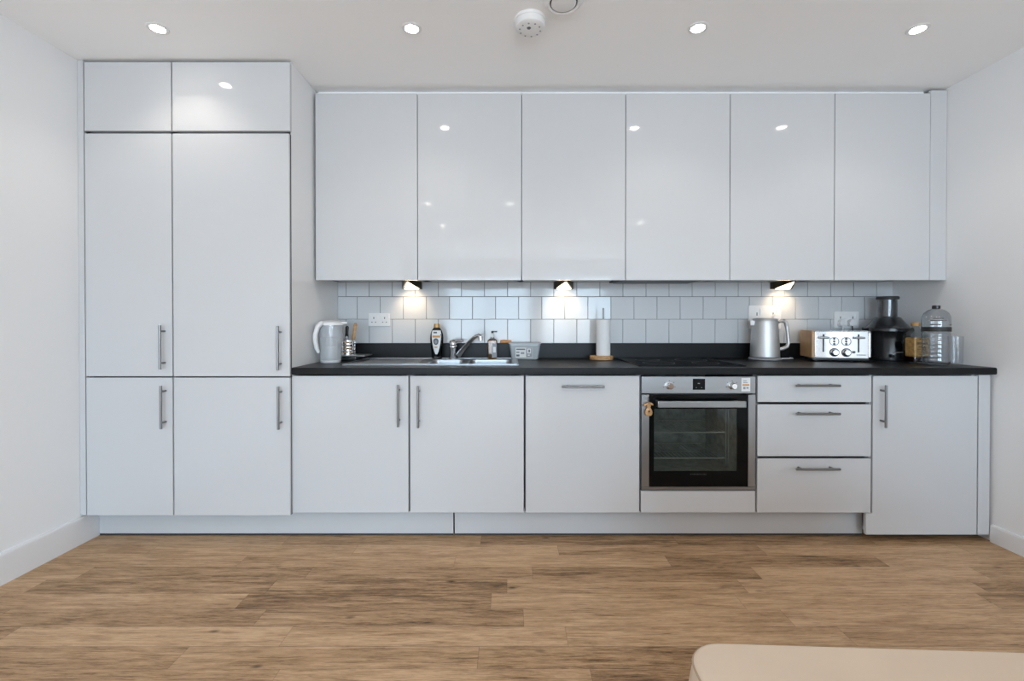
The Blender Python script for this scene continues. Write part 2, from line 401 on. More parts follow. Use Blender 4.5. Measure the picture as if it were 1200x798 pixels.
# tall units
tz = [PZ(604, YT), PZ(442.6, YT), PZ(441.0, YT), PZ(156.4, YT), PZ(153.2, YT), PZ(72.6, YT)]
tcol = [(PX(100.2, 340, YT), PX(201.3, 340, YT)), (PX(203.0, 340, YT), PX(339.2, 340, YT))]
YCT = YT + .022
tlab = ['narrow white floor-to-ceiling larder unit with two handled doors beside the plain side wall',
        'wide white tall larder unit with two handled doors next to the worktop']
hx = [[(187.3, 381, 433), (188.4, 452, 503)], [(325.2, 382, 434), (326.0, 453, 503.5)]]
for c, (x0, x1) in enumerate(tcol):
    ca, cb_ = (x0 - .0005, x1 + .002) if c == 0 else (x0 - .0005, x1 - .0065)
    t = thing('tall_cabinet', ((x0 + x1) / 2, YCT, tz[0]), tlab[c], 'cabinet', 'tall larder units')
    carcass(ca, cb_, YCT, YW - .002, tz[0], tz[3] + .004, t, shelf=tz[1])
    d = door_slab(x0, x1, tz[2], tz[3], YT, t)
    px, a, b = hx[c][0]
    bar_handle((PX(px, 407, YT - .034), PZ(a, YT - .034)), (PX(px, 407, YT - .034), PZ(b, YT - .034)), YT, d)
    d = door_slab(x0, x1, tz[0], tz[1], YT, t)
    px, a, b = hx[c][1]
    bar_handle((PX(px, 480, YT - .034), PZ(a, YT - .034)), (PX(px, 480, YT - .034), PZ(b, YT - .034)), YT, d)
    tall_wide = t
    x1b = x1 if c == 0 else PX(339.6, 110, YT)
    tt = thing('top_cabinet', ((x0 + x1) / 2, YCT, tz[3] + .006), ['small white top cabinet in the ceiling corner by the side wall',
               'white top cabinet near the ceiling above the wide larder doors, catching a lamp glow'][c], 'cabinet', 'top boxes above the larder units')
    carcass(ca, cb_, YCT, YW - .002, tz[3] + .006, ZC - .004, tt)
    door_slab(x0, x1b, tz[4], tz[5], YT, tt)
    MB().box(ca, cb_, YCT + .004, YCT + .01, tz[5] + .001, ZC - .0015).build('scribe_strip', M['carcass'], tt)
f_ = MB().box(XL + .001, PX(98.2, 340, YT), YT + .004, YT + .022, tz[0], ZC - .001, .001).build('filler_panel', M['door'])
tag(f_, 'slim white filler strip between the side wall and the tall larder doors', 'filler panel')
MB().box(XP - .0035, XP, YT + .020, YW, .152, ZC - .001, .001).build('end_panel', M['side_board'], tall_wide)
MB().box(PX(339.4, 380, YT + .018), XP - .0002, YT + .0125, YT + .0195, tz[0], tz[3]).build('edge_gap_shade', M['seal_and_shade'], tall_wide)  # dark strip added to paint the shade of the gap beside the tall doors

# overhead cabinets
ux = [369.3, 489.2, 611.3, 733.2, 855.6, 978.0, 1090.2]
ulab = ['white glossy overhead cabinet touching the tall larder side panel',
        'white glossy overhead cabinet above the mixer tap, second from the larder units',
        'white glossy overhead cabinet above the paper towel roll, third from the larder units',
        'white glossy overhead cabinet above the hob, with a dark extractor slot underneath',
        'white glossy overhead cabinet above the kettle, second from the plain side wall',
        'narrower white glossy overhead cabinet above the juicer, last before the side wall']
for i in range(6):
    x0, x1 = PX(ux[i], 220, YU) + .002, PX(ux[i + 1], 220, YU) - .002
    t = thing('overhead_cabinet', ((x0 + x1) / 2, YU + .021, UZ0), ulab[i], 'cabinet', 'row of overhead cabinets')
    carcass(x0 - .0019, x1 + .0019, YU + .021, YW - .011, UBOT, UZ1, t, shelf=UZ0 + .5, m='under')
    door_slab(x0, x1, UZ0, UZ1, YU, t)
    MB().box(x0 - .0018, x1 + .0018, YU + .045, YU + .06, UZ1 + .002, ZC - .001).build('cornice_strip', M['ceiling'], t)
    if i == 3:
        hood_x = (PX(723, 329, 2.72), PX(824, 329, 2.72))
a, b = hood_x
eh = thing('extractor_hood', ((a + b) / 2, 2.81, UBOT), 'flat dark extractor hood underside above the hob, under the overhead cabinets', 'extractor')
MB().box(a, b, 2.69, 2.93, UBOT - .012, UBOT - .0003, .002, 2).build('hood_tray', M['black_matt'], eh)
MB().box(a + .02, b - .02, 2.71, 2.91, UBOT - .0165, UBOT - .0118, .001).build('grease_filter', M['grey_mark'], eh)
x0 = PX(ux[6], 220, YU) + .002
f_ = MB().box(x0, XR - .002, YU + .003, YU + .021, UZ0, ZC - .012, .001).build('filler_panel', M['door'])
tag(f_, 'narrow white upright filler between the last overhead cabinet and the side wall', 'filler panel')

# base run
bz0, bz1 = PZ(600.8, YB), PZ(440.4, YB)
YCB = YB + .021
def base_unit(name, pxa, pxb, label, cat, body=True, grp='base units under the worktop'):
    x0, x1 = PX(pxa, 520, YB), PX(pxb, 520, YB)
    t = thing(name, ((x0 + x1) / 2, YCB, bz0), label, cat, grp)
    if body: carcass(x0 - (.0006 if pxa < 350 else .003), x1 + .003, YCB, YW - .03, bz0, .868, t, top=False, shelf=.5)
    return t, x0, x1
def vhandle(px, ya, yb, d):
    y = YB - .034; x = PX(px, (ya + yb) / 2, y); bar_handle((x, PZ(ya, y)), (x, PZ(yb, y)), YB, d)
def hhandle(pxa, pxb, py, d):
    y = YB - .034; z = PZ(py, y); bar_handle((PX(pxa, py, y), z), (PX(pxb, py, y), z), YB, d)
t, x0, x1 = base_unit('base_cabinet', 343.2, 478.6, 'white base cabinet under the sink drainer, next to the tall larder unit', 'cabinet')
vhandle(466.3, 451, 500.5, door_slab(x0, x1, bz0, bz1, YB, t))
t, x0, x1 = base_unit('base_cabinet', 480.6, 613.7, 'white base cabinet directly under the sink bowls and tap', 'cabinet')
vhandle(489.8, 452.5, 501.5, door_slab(x0, x1, bz0, bz1, YB, t))
t, x0, x1 = base_unit('integrated_dishwasher', 616.2, 749.2, 'white fronted integrated dishwasher with one horizontal bar handle beside the oven', 'dishwasher')
hhandle(658.5, 708.5, 453.3, door_slab(x0, x1, bz0, bz1, YB, t, 'door'))
# drawer unit
t, x0, x1 = base_unit('drawer_unit', 887.6, 1020.8, 'white three drawer base unit between the oven and the full height end door', 'drawers')
for (ya, yb, hy) in ((440.4, 471.2, 452.0), (474.0, 534.8, 485.2), (537.6, 600.8, 550.0)):
    d = door_slab(x0, x1, PZ(yb, YB), PZ(ya, YB), YB, t, 'drawer'); hhandle(933, 985, hy, d)
# end cabinet, door reaches almost to the floor
x0, x1 = PX(1022.8, 520, YB), PX(1145.2, 520, YB)
ez0 = PZ(626.6, YB)
t = thing('end_cabinet', ((x0 + x1) / 2, YCB, ez0), 'white end cabinet with a floor length door and upright handle near the side wall', 'cabinet')
b = MB()
b.box(x0 - .003, x0 + .012, YCB, YW - .03, bz0, .868)
b.box(x1 - .012, x1 + .003, YCB, YW - .03, ez0, .868).box(x0, x1, YCB, YW - .03, ez0, ez0 + .018).box(x0, x1, YW - .038, YW - .03, ez0, .868)
b.build('carcass', M['door'], t, smooth=0)
MB().box(x0 + .03, XBR - .003, YCB + .050, YCB + .064, .0, ez0 - .002).build('foot_rail', M['seal_and_shade'], t)
xl = PX(1014.8, 612, YB)               # the door's foot steps sideways to cover the end of the plinth
ld_ = MB().prism([(x0, bz1), (x1, bz1), (x1, ez0), (xl, ez0), (xl, bz0 - .003), (x0, bz0 - .003)], YB, YB + .019, 'y', .0016, 2).build('door', M['door'], t)
vhandle(1038.4, 451.5, 501.5, ld_)
f_ = MB().box(PX(1146.8, 520, YB), XR - .014, YB + .001, YB + .02, ez0, .868, .001).build('filler_panel', M['door'])
tag(f_, 'white upright filler strip between the end cabinet door and the side wall', 'filler panel')
# plinths
YP = 2.432
pz = (.0105, bz0 - .0015)
for a, b, la in ((XBL + .002, PX(531.2, 612, YP), 'white plinth board under the larder units and drainer cabinet'),
                 (PX(532.8, 612, YP), PX(1010.6, 612, YP), 'white plinth board under the dishwasher, oven and drawers')):
    p = thing('plinth_board', ((a + b) / 2, YP, 0), la, 'plinth', 'kickboards')
    MB().box(a, b, YP, YP + .016, *pz, .001).build('board', M['plinth'], p)
    MB().box(a, b, YP + .004, YP + .014, 0, .0105).build('rubber_seal', M['seal_and_shade'], p)

# ------------------------------------------------------------------ oven
t = thing('oven_housing', (PX(818, 520, YB), YCB, bz0), 'white oven housing with a low white panel beneath the oven', 'cabinet')
hx0, hx1 = PX(751.0, 520, YB), PX(885.6, 520, YB)
oz_sh = PZ(573.5, YB) - .004
b = MB(); b.box(hx0 - .004, hx0 + .006, YCB, YW - .03, bz0, .868).box(hx1 - .006, hx1 + .004, YCB, YW - .03, bz0, .868)
b.box(hx0, hx1, YCB, YW - .03, oz_sh - .018, oz_sh).box(hx0, hx1, YCB, YW - .03, bz0, bz0 + .018)
b.build('carcass', M['carcass'], t, smooth=0)
door_slab(hx0 + .001, hx1 - .001, bz0, PZ(575.4, YB), YB, t, 'lower_panel')
YO = YB - .004
ox0, ox1 = PX(751.8, 510, YO), PX(885.2, 510, YO)
ov = thing('built_in_oven', ((ox0 + ox1) / 2, YO, oz_sh), 'stainless steel built-in oven with a black glass door under the hob', 'oven')
fz0, fz1 = PZ(461.0, YO), PZ(441.4, YO)
dz0, dz1 = PZ(571.0, YO), PZ(462.6, YO)
wx0, wx1 = PX(766.5, 515, YO), PX(864.5, 515, YO); wz_0, wz_1 = PZ(552.5, YO), PZ(479.0, YO)
gx0, gx1 = PX(760.6, 515, YO), PX(876.8, 515, YO)
# outer casing with the enamelled cavity
cs = MB(); cx0, cx1 = wx0 - .01, wx1 + .012; cz0, cz1 = wz_0 - .02, wz_1 + .02; cyb = YO + .42
cs.box(cx0 - .008, cx0, YO + .024, cyb, cz0, cz1).box(cx1, cx1 + .008, YO + .024, cyb, cz0, cz1)
cs.box(cx0 - .008, cx1 + .008, YO + .024, cyb, cz0 - .008, cz0).box(cx0 - .008, cx1 + .008, YO + .024, cyb, cz1, cz1 + .008).box(cx0 - .008, cx1 + .008, cyb, cyb + .008, cz0 - .008, cz1 + .008)
cs.build('cavity', M['enamel'], ov, smooth=0)
fm = MB(); fm.box(ox0 + .012, ox1 - .012, YO + .0225, YO + .03, oz_sh + .002, cz0 - .008).box(ox0 + .012, ox1 - .012, YO + .0225, YO + .03, cz1 + .008, fz1 - .004)
fm.box(ox0 + .012, cx0 - .008, YO + .0225, YO + .03, oz_sh + .002, fz1 - .004).box(cx1 + .008, ox1 - .012, YO + .0225, YO + .03, oz_sh + .002, fz1 - .004)
fm.build('front_frame', M['black_matt'], ov, smooth=0)
for py in (504.6, 534.2):
    z = PZ(py, YO + .1); rk = MB()
    rk.cyl((cx0, YO + .06, z), (cx1 - .055, YO + .06, z), .0035, 10).cyl((cx0, YO + .36, z), (cx1 - .055, YO + .36, z), .0035, 10)
    for k in range(19):
        x = cx0 + .006 + k * (cx1 - .06 - cx0) / 18
        rk.cyl((x, YO + .06, z + .003), (x, YO + .36, z + .003), .0017, 8)
    rk.build('oven_rack', M['rack'], ov)
for k, (px, pa, pb) in enumerate(((856, 485, 522), (859, 483, 545))):
    MB().cyl((cx1 - .012 - k * .014, YO + .10, cz0 + .03), (cx1 - .012 - k * .014, YO + .10, cz1 - .03), .0025, 8).build('rack_guide', M['rack'], ov)

fa = MB().box(ox0, ox1, YO, YO + .022, fz0, fz1, .0015, 2).build('control_panel', M['steel'], ov)
def knob(px, py):
    x, z = P(px, py, YO)
    k = MB().lathe([(.0195, 0), (.0195, .004), (.0165, .006), (.0155, .026), (.013, .029), (0, .029)], 28, (x, YO, z), Matrix.Rotation(R(90), 4, 'X'))
    k.box(x - .0012, x + .0012, YO - .0298, YO - .026, z, z + .013)
    k.build('knob', M['chrome'], fa)
    mk = MB()
    for a in (40, 90, 140, 195, 345):
        mk.lathe([(.0026, 0), (.0026, .0006)], 10, (x + .031 * math.cos(R(a)), YO, z + .026 * math.sin(R(a))), Matrix.Rotation(R(90), 4, 'X'))
    mk.build('dial_marking', M['grey_mark'], fa)
knob(784.3, 452.0); knob(858.0, 452.0)
(a, zb_), (c, za_) = P(811.8, 456.8, YO), P(826.2, 443.8, YO)
dsp = MB().box(a, c, YO - .0015, YO, zb_, za_, .0005, 1).build('display', M['black_glass'], fa)
dc = (a + c) / 2; dzc = (zb_ + za_) / 2
for (u0, u1, v0, v1) in ((-.006, .004, .003, .006), (-.016, -.012, -.018, -.016), (.012, .016, -.018, -.016)):
    MB().box(dc + u0, dc + u1, YO - .002, YO - .0014, dzc + v0, dzc + v1).build('display_mark', M['light_mark'], dsp, smooth=0)
(a, zb_), (c, za_) = P(868.8, 458.6, YO), P(879.2, 442.9, YO)
st = MB().box(a, c, YO - .0008, YO, zb_, za_).build('energy_sticker', M['white_print'], fa, smooth=0)
h_ = za_ - zb_; w_ = c - a
MB().box(a + .12 * w_, c - .12 * w_, YO - .0012, YO - .0007, zb_ + .42 * h_, zb_ + .54 * h_).build('orange_band', M['orange'], st, smooth=0)
sm = MB()
for (u0, u1, v0, v1) in ((.2, .45, .16, .34), (.55, .8, .2, .32), (.2, .7, .62, .68), (.2, .6, .76, .82)): sm.box(a + u0 * w_, a + u1 * w_, YO - .0012, YO - .0007, zb_ + v0 * h_, zb_ + v1 * h_)
sm.build('sticker_lettering', M['grey_label'], st, smooth=0)
# door
dr = MB()
gx = [gx0, wx0, wx1, gx1]; gz = [dz0 + .003, wz_0, wz_1, dz1]
g2 = dr.slab(gx, gz, {(1, 1)}, 0, .010)
bmesh.ops.transform(g2, matrix=Matrix(((1, 0, 0, 0), (0, 0, 1, YO + .001), (0, 1, 0, 0), (0, 0, 0, 1))), verts=g2.verts)
dr._merge(g2)
door = dr.build('door', M['black_glass'], ov, smooth=0)
MB().box(wx0 - .001, wx1 + .001, YO + .004, YO + .008, wz_0 - .001, wz_1 + .001).build('window_pane', M['oven_pane'], door, smooth=0)
for (a, c) in ((ox0, gx0), (gx1, ox1)):
    MB().box(a, c, YO - .001, YO + .02, dz0 + .003, dz1, .0012, 2).build('side_trim', M['steel_v'], door)
MB().box(ox0, ox1, YO - .002, YO + .02, PZ(573.5, YO), dz0 + .001, .001, 1).build('bottom_trim', M['steel'], door)
(a, zb_), (c, za_) = P(772.2, 477.6, YO - .045), P(874.2, 470.0, YO - .045)
hb = MB().box(a, c, YO - .052, YO - .038, zb_, za_, .003, 3)
for x in (a + .03, c - .03): hb.box(x - .012, x + .012, YO - .04, YO + .001, zb_ + .006, za_ - .006, .002)
hb.box(a - .006, a + .002, YO - .05, YO + .001, zb_ + .001, za_ - .001, .002)
hb.build('handle', M['steel'], door)
bt = MB(); x = PX(808.5, 556, YO); z = PZ(555.8, YO)
for k in range(10):
    w = .0085 if k % 3 else .006
    bt.ring(.0022, .0034, 0, .0006, (x + .004 + k * .0088, YO + .001, z), 12, Matrix.Rotation(R(90), 4, 'X')) if k % 2 else bt.box(x + .002 + k * .0088, x + .002 + k * .0088 + w * .6, YO + .0004, YO + .001, z - .0032, z + .0032)
bt.build('brand_lettering', M['faint'], door, smooth=0)
# wooden charm
yc = YO - .012
cx_, cz_ = P(759.8, 478.5, yc)
ch = thing('wooden_charm', (cx_, yc, cz_ - .03), 'small carved wooden charm hanging at the upper corner of the oven door', 'ornament')
k_ = MB()
k_.lathe([(0, -.036), (.012, -.034), (.018, -.026), (.0195, -.016), (.016, -.004), (.010, .006), (.0085, .010), (.012, .014), (.013, .02), (.008, .027), (0, .029)], 20, (cx_ + .002, yc, cz_ - .004), None, 1, .55)
k_.build('body', M['wood'], ch)
l = MB()
l.lathe([(0, -.02), (.006, -.012), (.007, 0), (.004, .012), (0, .018)], 12, (cx_ - .010, yc - .002, cz_ + .022), Matrix.Rotation(R(62), 4, 'Y'))
l.lathe([(0, -.016), (.005, -.01), (.0055, 0), (.003, .01), (0, .014)], 12, (cx_ + .014, yc - .002, cz_ + .024), Matrix.Rotation(R(-58), 4, 'Y'))
l.build('bow', M['wood_h'], ch)
MB().tube([(cx_, yc, cz_ + .02), (cx_ + .002, yc + .004, cz_ + .045), (cx_ + .004, YO - .004, cz_ + .06)], .0012, 6).build('cord', M['black_matt'], ch)
MB().lathe([(.0062, 0), (.0062, .001)], 12, (cx_ + .001, yc - .0095, cz_ - .014), Matrix.Rotation(R(90), 4, 'X')).build('dark_spot', M['brown_print'], ch)

# ------------------------------------------------------------------ worktop, sink, tap, hob
wt = MB()
SX0, SX1, SY0, SY1 = -.915, .045, 2.475, 2.905
xs = [XP + .004, SX0 + .012, SX1 - .012, XR - .002]; ys = [YC, SY0 + .012, SY1 - .012, YW - .010]
g = wt.slab(xs, ys, {(1, 1)}, ZTOP - .036, ZTOP)
eds = [e for e in g.edges if all(abs(v.co.y - YC) < 1e-5 for v in e.verts) and abs(e.verts[0].co.z - e.verts[1].co.z) < 1e-6]
bmesh.ops.bevel(g, geom=eds, offset=.008, segments=4, profile=.5, affect='EDGES')
wt._merge(g)
wk = wt.build('worktop', M['worktop'])
tag(wk, 'long black laminate worktop running from the larder side panel to the side wall', 'worktop')
up = MB().box(XP + .003, XR - .003, YW - .024, YW - .0095, ZTOP + .0005, PZ(402.0, YW - .024), .002, 2).build('worktop_upstand', M['worktop'])
tag(up, 'low black upstand along the back of the worktop below the white tiles', 'upstand')

sk = thing('kitchen_sink', ((SX0 + SX1) / 2, 2.7, ZTOP), 'stainless steel sink with ribbed drainer and two bowls set in the black worktop', 'sink')
b1x0, b1x1, b2x0, b2x1 = -.475, -.275, -.245, .010
by0, by1 = 2.515, 2.865
rim = MB()
xs = [SX0, b1x0, b1x1, b2x0, b2x1, SX1]; ys = [SY0, by0, 2.80, by1 - .01, SY1]
g = rim.slab(xs, ys, {(1, 1), (3, 1)}, ZTOP + .0005, ZTOP + .0045)
rim._merge(g)
# raised outer lip
for (a, c, d, e) in ((SX0, SX1, SY0, SY0 + .009), (SX0, SX1, SY1 - .009, SY1), (SX0, SX0 + .009, SY0, SY1), (SX1 - .009, SX1, SY0, SY1)):
    rim.box(a, c, d, e, ZTOP + .003, ZTOP + .009, .002, 2)
rim.build('sink_deck', M['steel'], sk)
dg = MB()
for k in range(9):
    y = 2.54 + k * .035
    dg.box(SX0 + .06, b1x0 - .045, y, y + .012, ZTOP + .004, ZTOP + .0065, .001, 1)
dg.build('drainer_ribs', M['steel'], sk)
def bowl(x0, x1, y0, y1, depth, name):
    bm_ = bmesh.new(); n = 8; rr = .035
    def loop(inset, z, rad):
        pts = []
        for (cx, cy, a0) in ((x1 - inset - rad, y1 - inset - rad, 0), (x0 + inset + rad, y1 - inset - rad, 90), (x0 + inset + rad, y0 + inset + rad, 180), (x1 - inset - rad, y0 + inset + rad, 270)):
            for i in range(n + 1):
                a = R(a0 + 90 * i / n); pts.append(bm_.verts.new((cx + rad * math.cos(a), cy + rad * math.sin(a), z)))
        return pts
    ls = [loop(-.002, ZTOP + .0047, .006), loop(.002, ZTOP + .0047, rr), loop(.004, ZTOP - .004, rr), loop(.012, ZTOP - depth + .03, rr), loop(.02, ZTOP - depth + .008, rr), loop(.04, ZTOP - depth, rr - .01)]
    for A, B in zip(ls, ls[1:]):
        for i in range(len(A)): bm_.faces.new((A[i], A[(i + 1) % len(A)], B[(i + 1) % len(A)], B[i]))
    bm_.faces.new(ls[-1])
    m_ = MB(); m_._merge(bm_)
    bo = m_.build(name, M['steel'], sk)
    MB().lathe([(0, 0), (.032, 0), (.032, .003), (.026, .004), (0, .002)], 24, ((x0 + x1) / 2, (y0 + y1) / 2, ZTOP - depth + .0005)).build('plug_hole', M['chrome'], bo)
bowl(b1x0, b1x1, by0, 2.80, .13, 'half_bowl'); bowl(b2x0, b2x1, by0, 2.80, .18, 'main_bowl')

TXc, TYc = PX(531, 415, 2.865), 2.868
ZS = ZTOP + .0048
tp = thing('mixer_tap', (TXc, TYc, ZS), 'chrome mixer tap with a slanted spout standing behind the sink bowls', 'tap')
MB().lathe([(.027, 0), (.027, .006), (.022, .01), (.023, .05), (.026, .072), (.0265, .080), (.023, .086)], 28, (TXc, TYc, ZS)).build('tap_body', M['tap'], tp)
lv = MB().lathe([(.0235, .0), (.0265, .008), (.024, .026), (.014, .036), (0, .039)], 24, (TXc, TYc, ZS + .084), Matrix.Rotation(R(-8), 4, 'X'))
lx, lz = P(541, 399.6, TYc - .02)
lv.tube([(TXc + .006, TYc - .004, ZS + .105), (TXc + .03, TYc - .012, ZS + .116), (lx, TYc - .02, lz), (lx + .012, TYc - .022, lz + .001)], .006, 12, [.009, .0075, .006, .005])
lv.build('lever', M['tap'], tp)
pts = []
ax, az = P(537.5, 416.0, TYc - .02); bx_, bz_ = P(556.0, 395.0, 2.73); cx2, cz2 = P(561.0, 393.2, 2.715)
for s in range(8):
    q = s / 7; pts.append((ax + (bx_ - ax) * q, TYc - .02 + (2.73 - TYc + .02) * q, az + (bz_ - az) * q + .006 * math.sin(math.pi * q)))
pts += [(cx2, 2.715, cz2 - .0), (cx2 + .012, 2.712, cz2 - .006)]
sp_ = MB().tube(pts, .0125, 16, [.0165, .0155, .0145, .014, .0132, .0126, .012, .0118, .0118, .0115])
spout = sp_.build('spout', M['tap'], tp)
MB().cyl((cx2 + .010, 2.712, cz2 - .004), (cx2 + .012, 2.712, cz2 - .028), .0135, 20, bevel=.001).build('nozzle', M['chrome'], spout)

hbx0, hbx1 = PX(748, 428.6, 2.42), PX(874.5, 428.6, 2.42)
hob = thing('induction_hob', ((hbx0 + hbx1) / 2, 2.66, ZTOP), 'flat black glass hob let into the worktop above the oven', 'hob')
MB().box(hbx0, hbx1, 2.415, 2.915, ZTOP + .0005, ZTOP + .0055, .002, 2).build('glass_plate', M['black_glass'], hob)
hm = MB()
for (u, v, r) in ((.27, .3, .085), (.73, .3, .07), (.27, .72, .07), (.73, .72, .09)):
    hm.ring(r, r + .0022, 0, .0004, (hbx0 + (hbx1 - hbx0) * u, 2.415 + .5 * v, ZTOP + .0055), 48)
hm.build('ring_marks', M['faint'], hob, smooth=0)

# ------------------------------------------------------------------ under-cabinet lamps
def under_lamp(pxc, label):
    X = PX(pxc, 338, 2.93); zt_ = UBOT - .0002; zb_ = PZ(338.6, 2.955)
    t = thing('under_cabinet_spotlight', (X, 2.9, zt_), label, 'lamp', 'lamps under the overhead cabinets')
    w = .0625; y0, y1 = 2.82, 2.955
    def skin3(rings, name, m):
        bm_ = bmesh.new(); LL = [[bm_.verts.new(p) for p in r] for r in rings]; n = len(LL[0])
        bm_.faces.new(LL[0][::-1]); bm_.faces.new(LL[-1])
        for A, B in zip(LL, LL[1:]):
            for i in range(n): bm_.faces.new((A[i], A[(i + 1) % n], B[(i + 1) % n], B[i]))
        m_ = MB(); m_._merge(bm_); return m_.build(name, m, t, smooth=0)
    def und(x, y, d=0): return (x, y, zb_ + (zt_ - .008 - zb_) * (y1 - y) / (y1 - y0) + d)
    plan = [(X - w, y1 + .03), (X - w, y1), (X - .004, y0), (X + .004, y0), (X + w, y1), (X + w, y1 + .03)]
    low = [(x, y, zb_) if y >= y1 else und(x, y) for x, y in plan]
    skin3([low, [(x, y, zt_) for x, y in plan]], 'housing', M['bronze'])
    tri = [(X - w * .74, y1 - .003), (X, y0 + .012), (X + w * .74, y1 - .003)]
    skin3([[und(x, y, -.0025) for x, y in tri], [und(x, y, .001) for x, y in tri]], 'lens', M['lens'])
    ld = bpy.data.lights.new('lamp_light', 'SPOT'); ld.energy = LAMP_W; ld.color = (1.0, .74, .48); ld.spot_size = R(100); ld.spot_blend = .8; ld.shadow_soft_size = .02
    lo = bpy.data.objects.new('lamp_light', ld); COL.objects.link(lo); lo.parent = t
    lo.location = Vector((X, 2.872, zb_ - .004)) - t.location
    lo.rotation_euler = (R(40), 0, 0)
LAMP_W = 1.3
under_lamp(481.5, 'triangular lit lamp under the overhead cabinets, above the double socket near the water jug')
under_lamp(661.3, 'triangular lit lamp under the overhead cabinets, above the paper towel roll')
under_lamp(919.5, 'triangular lit lamp under the overhead cabinets, above the steel kettle')

# ------------------------------------------------------------------ ceiling fittings
def downlight(first=[None]):
    if first[0] is None:
        t = thing('ceiling_downlight', (0, 0, ZC), 'x', 'light', 'recessed ceiling downlights')
        MB().lathe([(.030, -.0045), (.040, -.005), (.044, -.003), (.045, -.0005), (.030, -.0005), (.030, -.0045)], 36, (0, 0, ZC), close=False).build('bezel', M['white_plastic'], t)
        MB().lathe([(0, -.0035), (.0305, -.0035), (.0305, -.001), (0, -.001)], 32, (0, 0, ZC), close=False).build('lens', M['bulb'], t)
        ld = bpy.data.lights.new('downlight_beam', 'SPOT'); ld.energy = DOWN_W; ld.color = (1.0, .90, .80); ld.spot_size = R(122); ld.spot_blend = .6; ld.shadow_soft_size = .028
        lo = bpy.data.objects.new('downlight_beam', ld); COL.objects.link(lo); lo.parent = t; lo.location = (0, 0, -.007)
        first[0] = t; return t
    return copy_tree(first[0])
DOWN_W = 6.0
spots = [(185, 34, 'lit recessed ceiling downlight in front of the tall larder units'),
         (482.5, 34, 'lit recessed ceiling downlight between the larder units and the smoke alarm'),
         (818, 33.5, 'lit recessed ceiling downlight in front of the overhead cabinet above the hob'),
         (1075.5, 35, 'lit recessed ceiling downlight closest to the plain wall at the juicer end')]
for px, py, la in spots:
    u = (px - CX) / F; v = -(py - CY) / F
    dy = math.cos(PITCH) + v * math.sin(PITCH); dz = -math.sin(PITCH) + v * math.cos(PITCH); k = (ZC - .004 - CAMZ) / dz
    o = downlight(); o.location = (u * k, dy * k, ZC); o['label'] = la
ROOM_W = 12.0; room_beam = None
for (x, y) in ((-.93, .08), (0.0, .10), (-.93, -1.1), (0.0, -1.1), (.98, -.85), (1.75, -.9), (-.93, -2.9), (.98, -2.9)):
    o = downlight(); o.location = (x, y, ZC); o['label'] = 'recessed ceiling downlight behind the viewer, seen only as a reflection in the cabinet doors'
    for ch in o.children:
        if ch.type == 'LIGHT':
            if room_beam is None: room_beam = ch.data.copy(); room_beam.energy = ROOM_W; room_beam.spot_size = R(150); room_beam.color = (1.0, .92, .84)
            ch.data = room_beam
sx_, sy_ = .088, 2.035
al = thing('smoke_alarm', (sx_, sy_, ZC), 'white round smoke alarm on the ceiling', 'smoke alarm')
MB().lathe([(0, -.048), (.030, -.047), (.055, -.043), (.064, -.036), (.067, -.020), (.067, -.012), (.070, -.011), (.071, 0)], 40, (sx_, sy_, ZC)).build('housing', M['white_plastic'], al)
for k in range(10):
    a = R(36 * k + 8)
    MB().lathe([(.004, 0), (.004, .001)], 10, (sx_ + .046 * math.cos(a), sy_ + .046 * math.sin(a), ZC - .0462)).build('vent_hole', M['grey_label'], al)
MB().lathe([(.009, 0), (.008, .002), (0, .003)], 16, (sx_ - .006, sy_ - .018, ZC - .0475), Matrix.Rotation(R(180), 4, 'X')).build('test_button', M['grey_mark'], al)
vx, vy = .222, 1.905
av = thing('air_valve', (vx, vy, ZC), 'white round extract air valve on the ceiling beside the smoke alarm', 'vent')
MB().lathe([(.058, -.001), (.058, -.018), (.066, -.021), (.080, -.010), (.086, -.002), (.086, 0)], 44, (vx, vy, ZC), close=False).build('rim', M['white_plastic'], av)
MB().lathe([(0, -.006), (.060, -.006), (.060, -.001), (0, -.001)], 40, (vx, vy, ZC), close=False).build('dark_gap', M['seal_and_shade'], av)
MB().lathe([(0, -.024), (.040, -.023), (.052, -.019), (.052, -.015), (.03, -.008), (0, -.008)], 40, (vx, vy, ZC), close=False).build('centre_disc', M['white_plastic'], av)

# ------------------------------------------------------------------ sockets
YTF = YW - .0105
def plate(pxa, pxb, pya, pyb, label, gangs=2, low=True):
    (x0, z0), (x1, z1) = P(pxa, pyb, YTF - .004), P(pxb, pya, YTF - .004)
    t = thing('wall_socket', ((x0 + x1) / 2, YTF, (z0 + z1) / 2), label, 'socket', 'wall sockets on the tiles')
    MB().box(x0, x1, YTF - .009, YTF, z0, z1, .0022, 2).build('face_plate', M['white_plastic'], t)
    w = (x1 - x0) / gangs; h = z1 - z0
    for g_ in range(gangs):
        cx = x0 + w * (g_ + .5)
        for (u0, u1, v0, v1) in ((-.003, .003, .56, .70), (-.016, -.008, .28, .34), (.008, .016, .28, .34)):
            MB().box(cx + u0, cx + u1, YTF - .0096, YTF - .0085, z0 + v0 * h, z0 + v1 * h).build('pin_hole', M['grey_mark'], t, smooth=0)
        MB().box(cx + .018, cx + .029, YTF - .0135, YTF - .008, z0 + .60 * h, z0 + .86 * h, .001, 1).build('rocker', M['white_plastic'], t)
    return t, x0, x1, z0, z1
plate(432, 457.2, 367.0, 382.2, 'white double wall socket on the tiles beside the water jug and utensils')
s2 = plate(877, 915, 358.0, 385.2, 'white wall socket plate on the tiles behind the steel kettle')
s3 = plate(977, 1006, 365.0, 384.5, 'white wall socket with plugs on the tiles above the toaster')
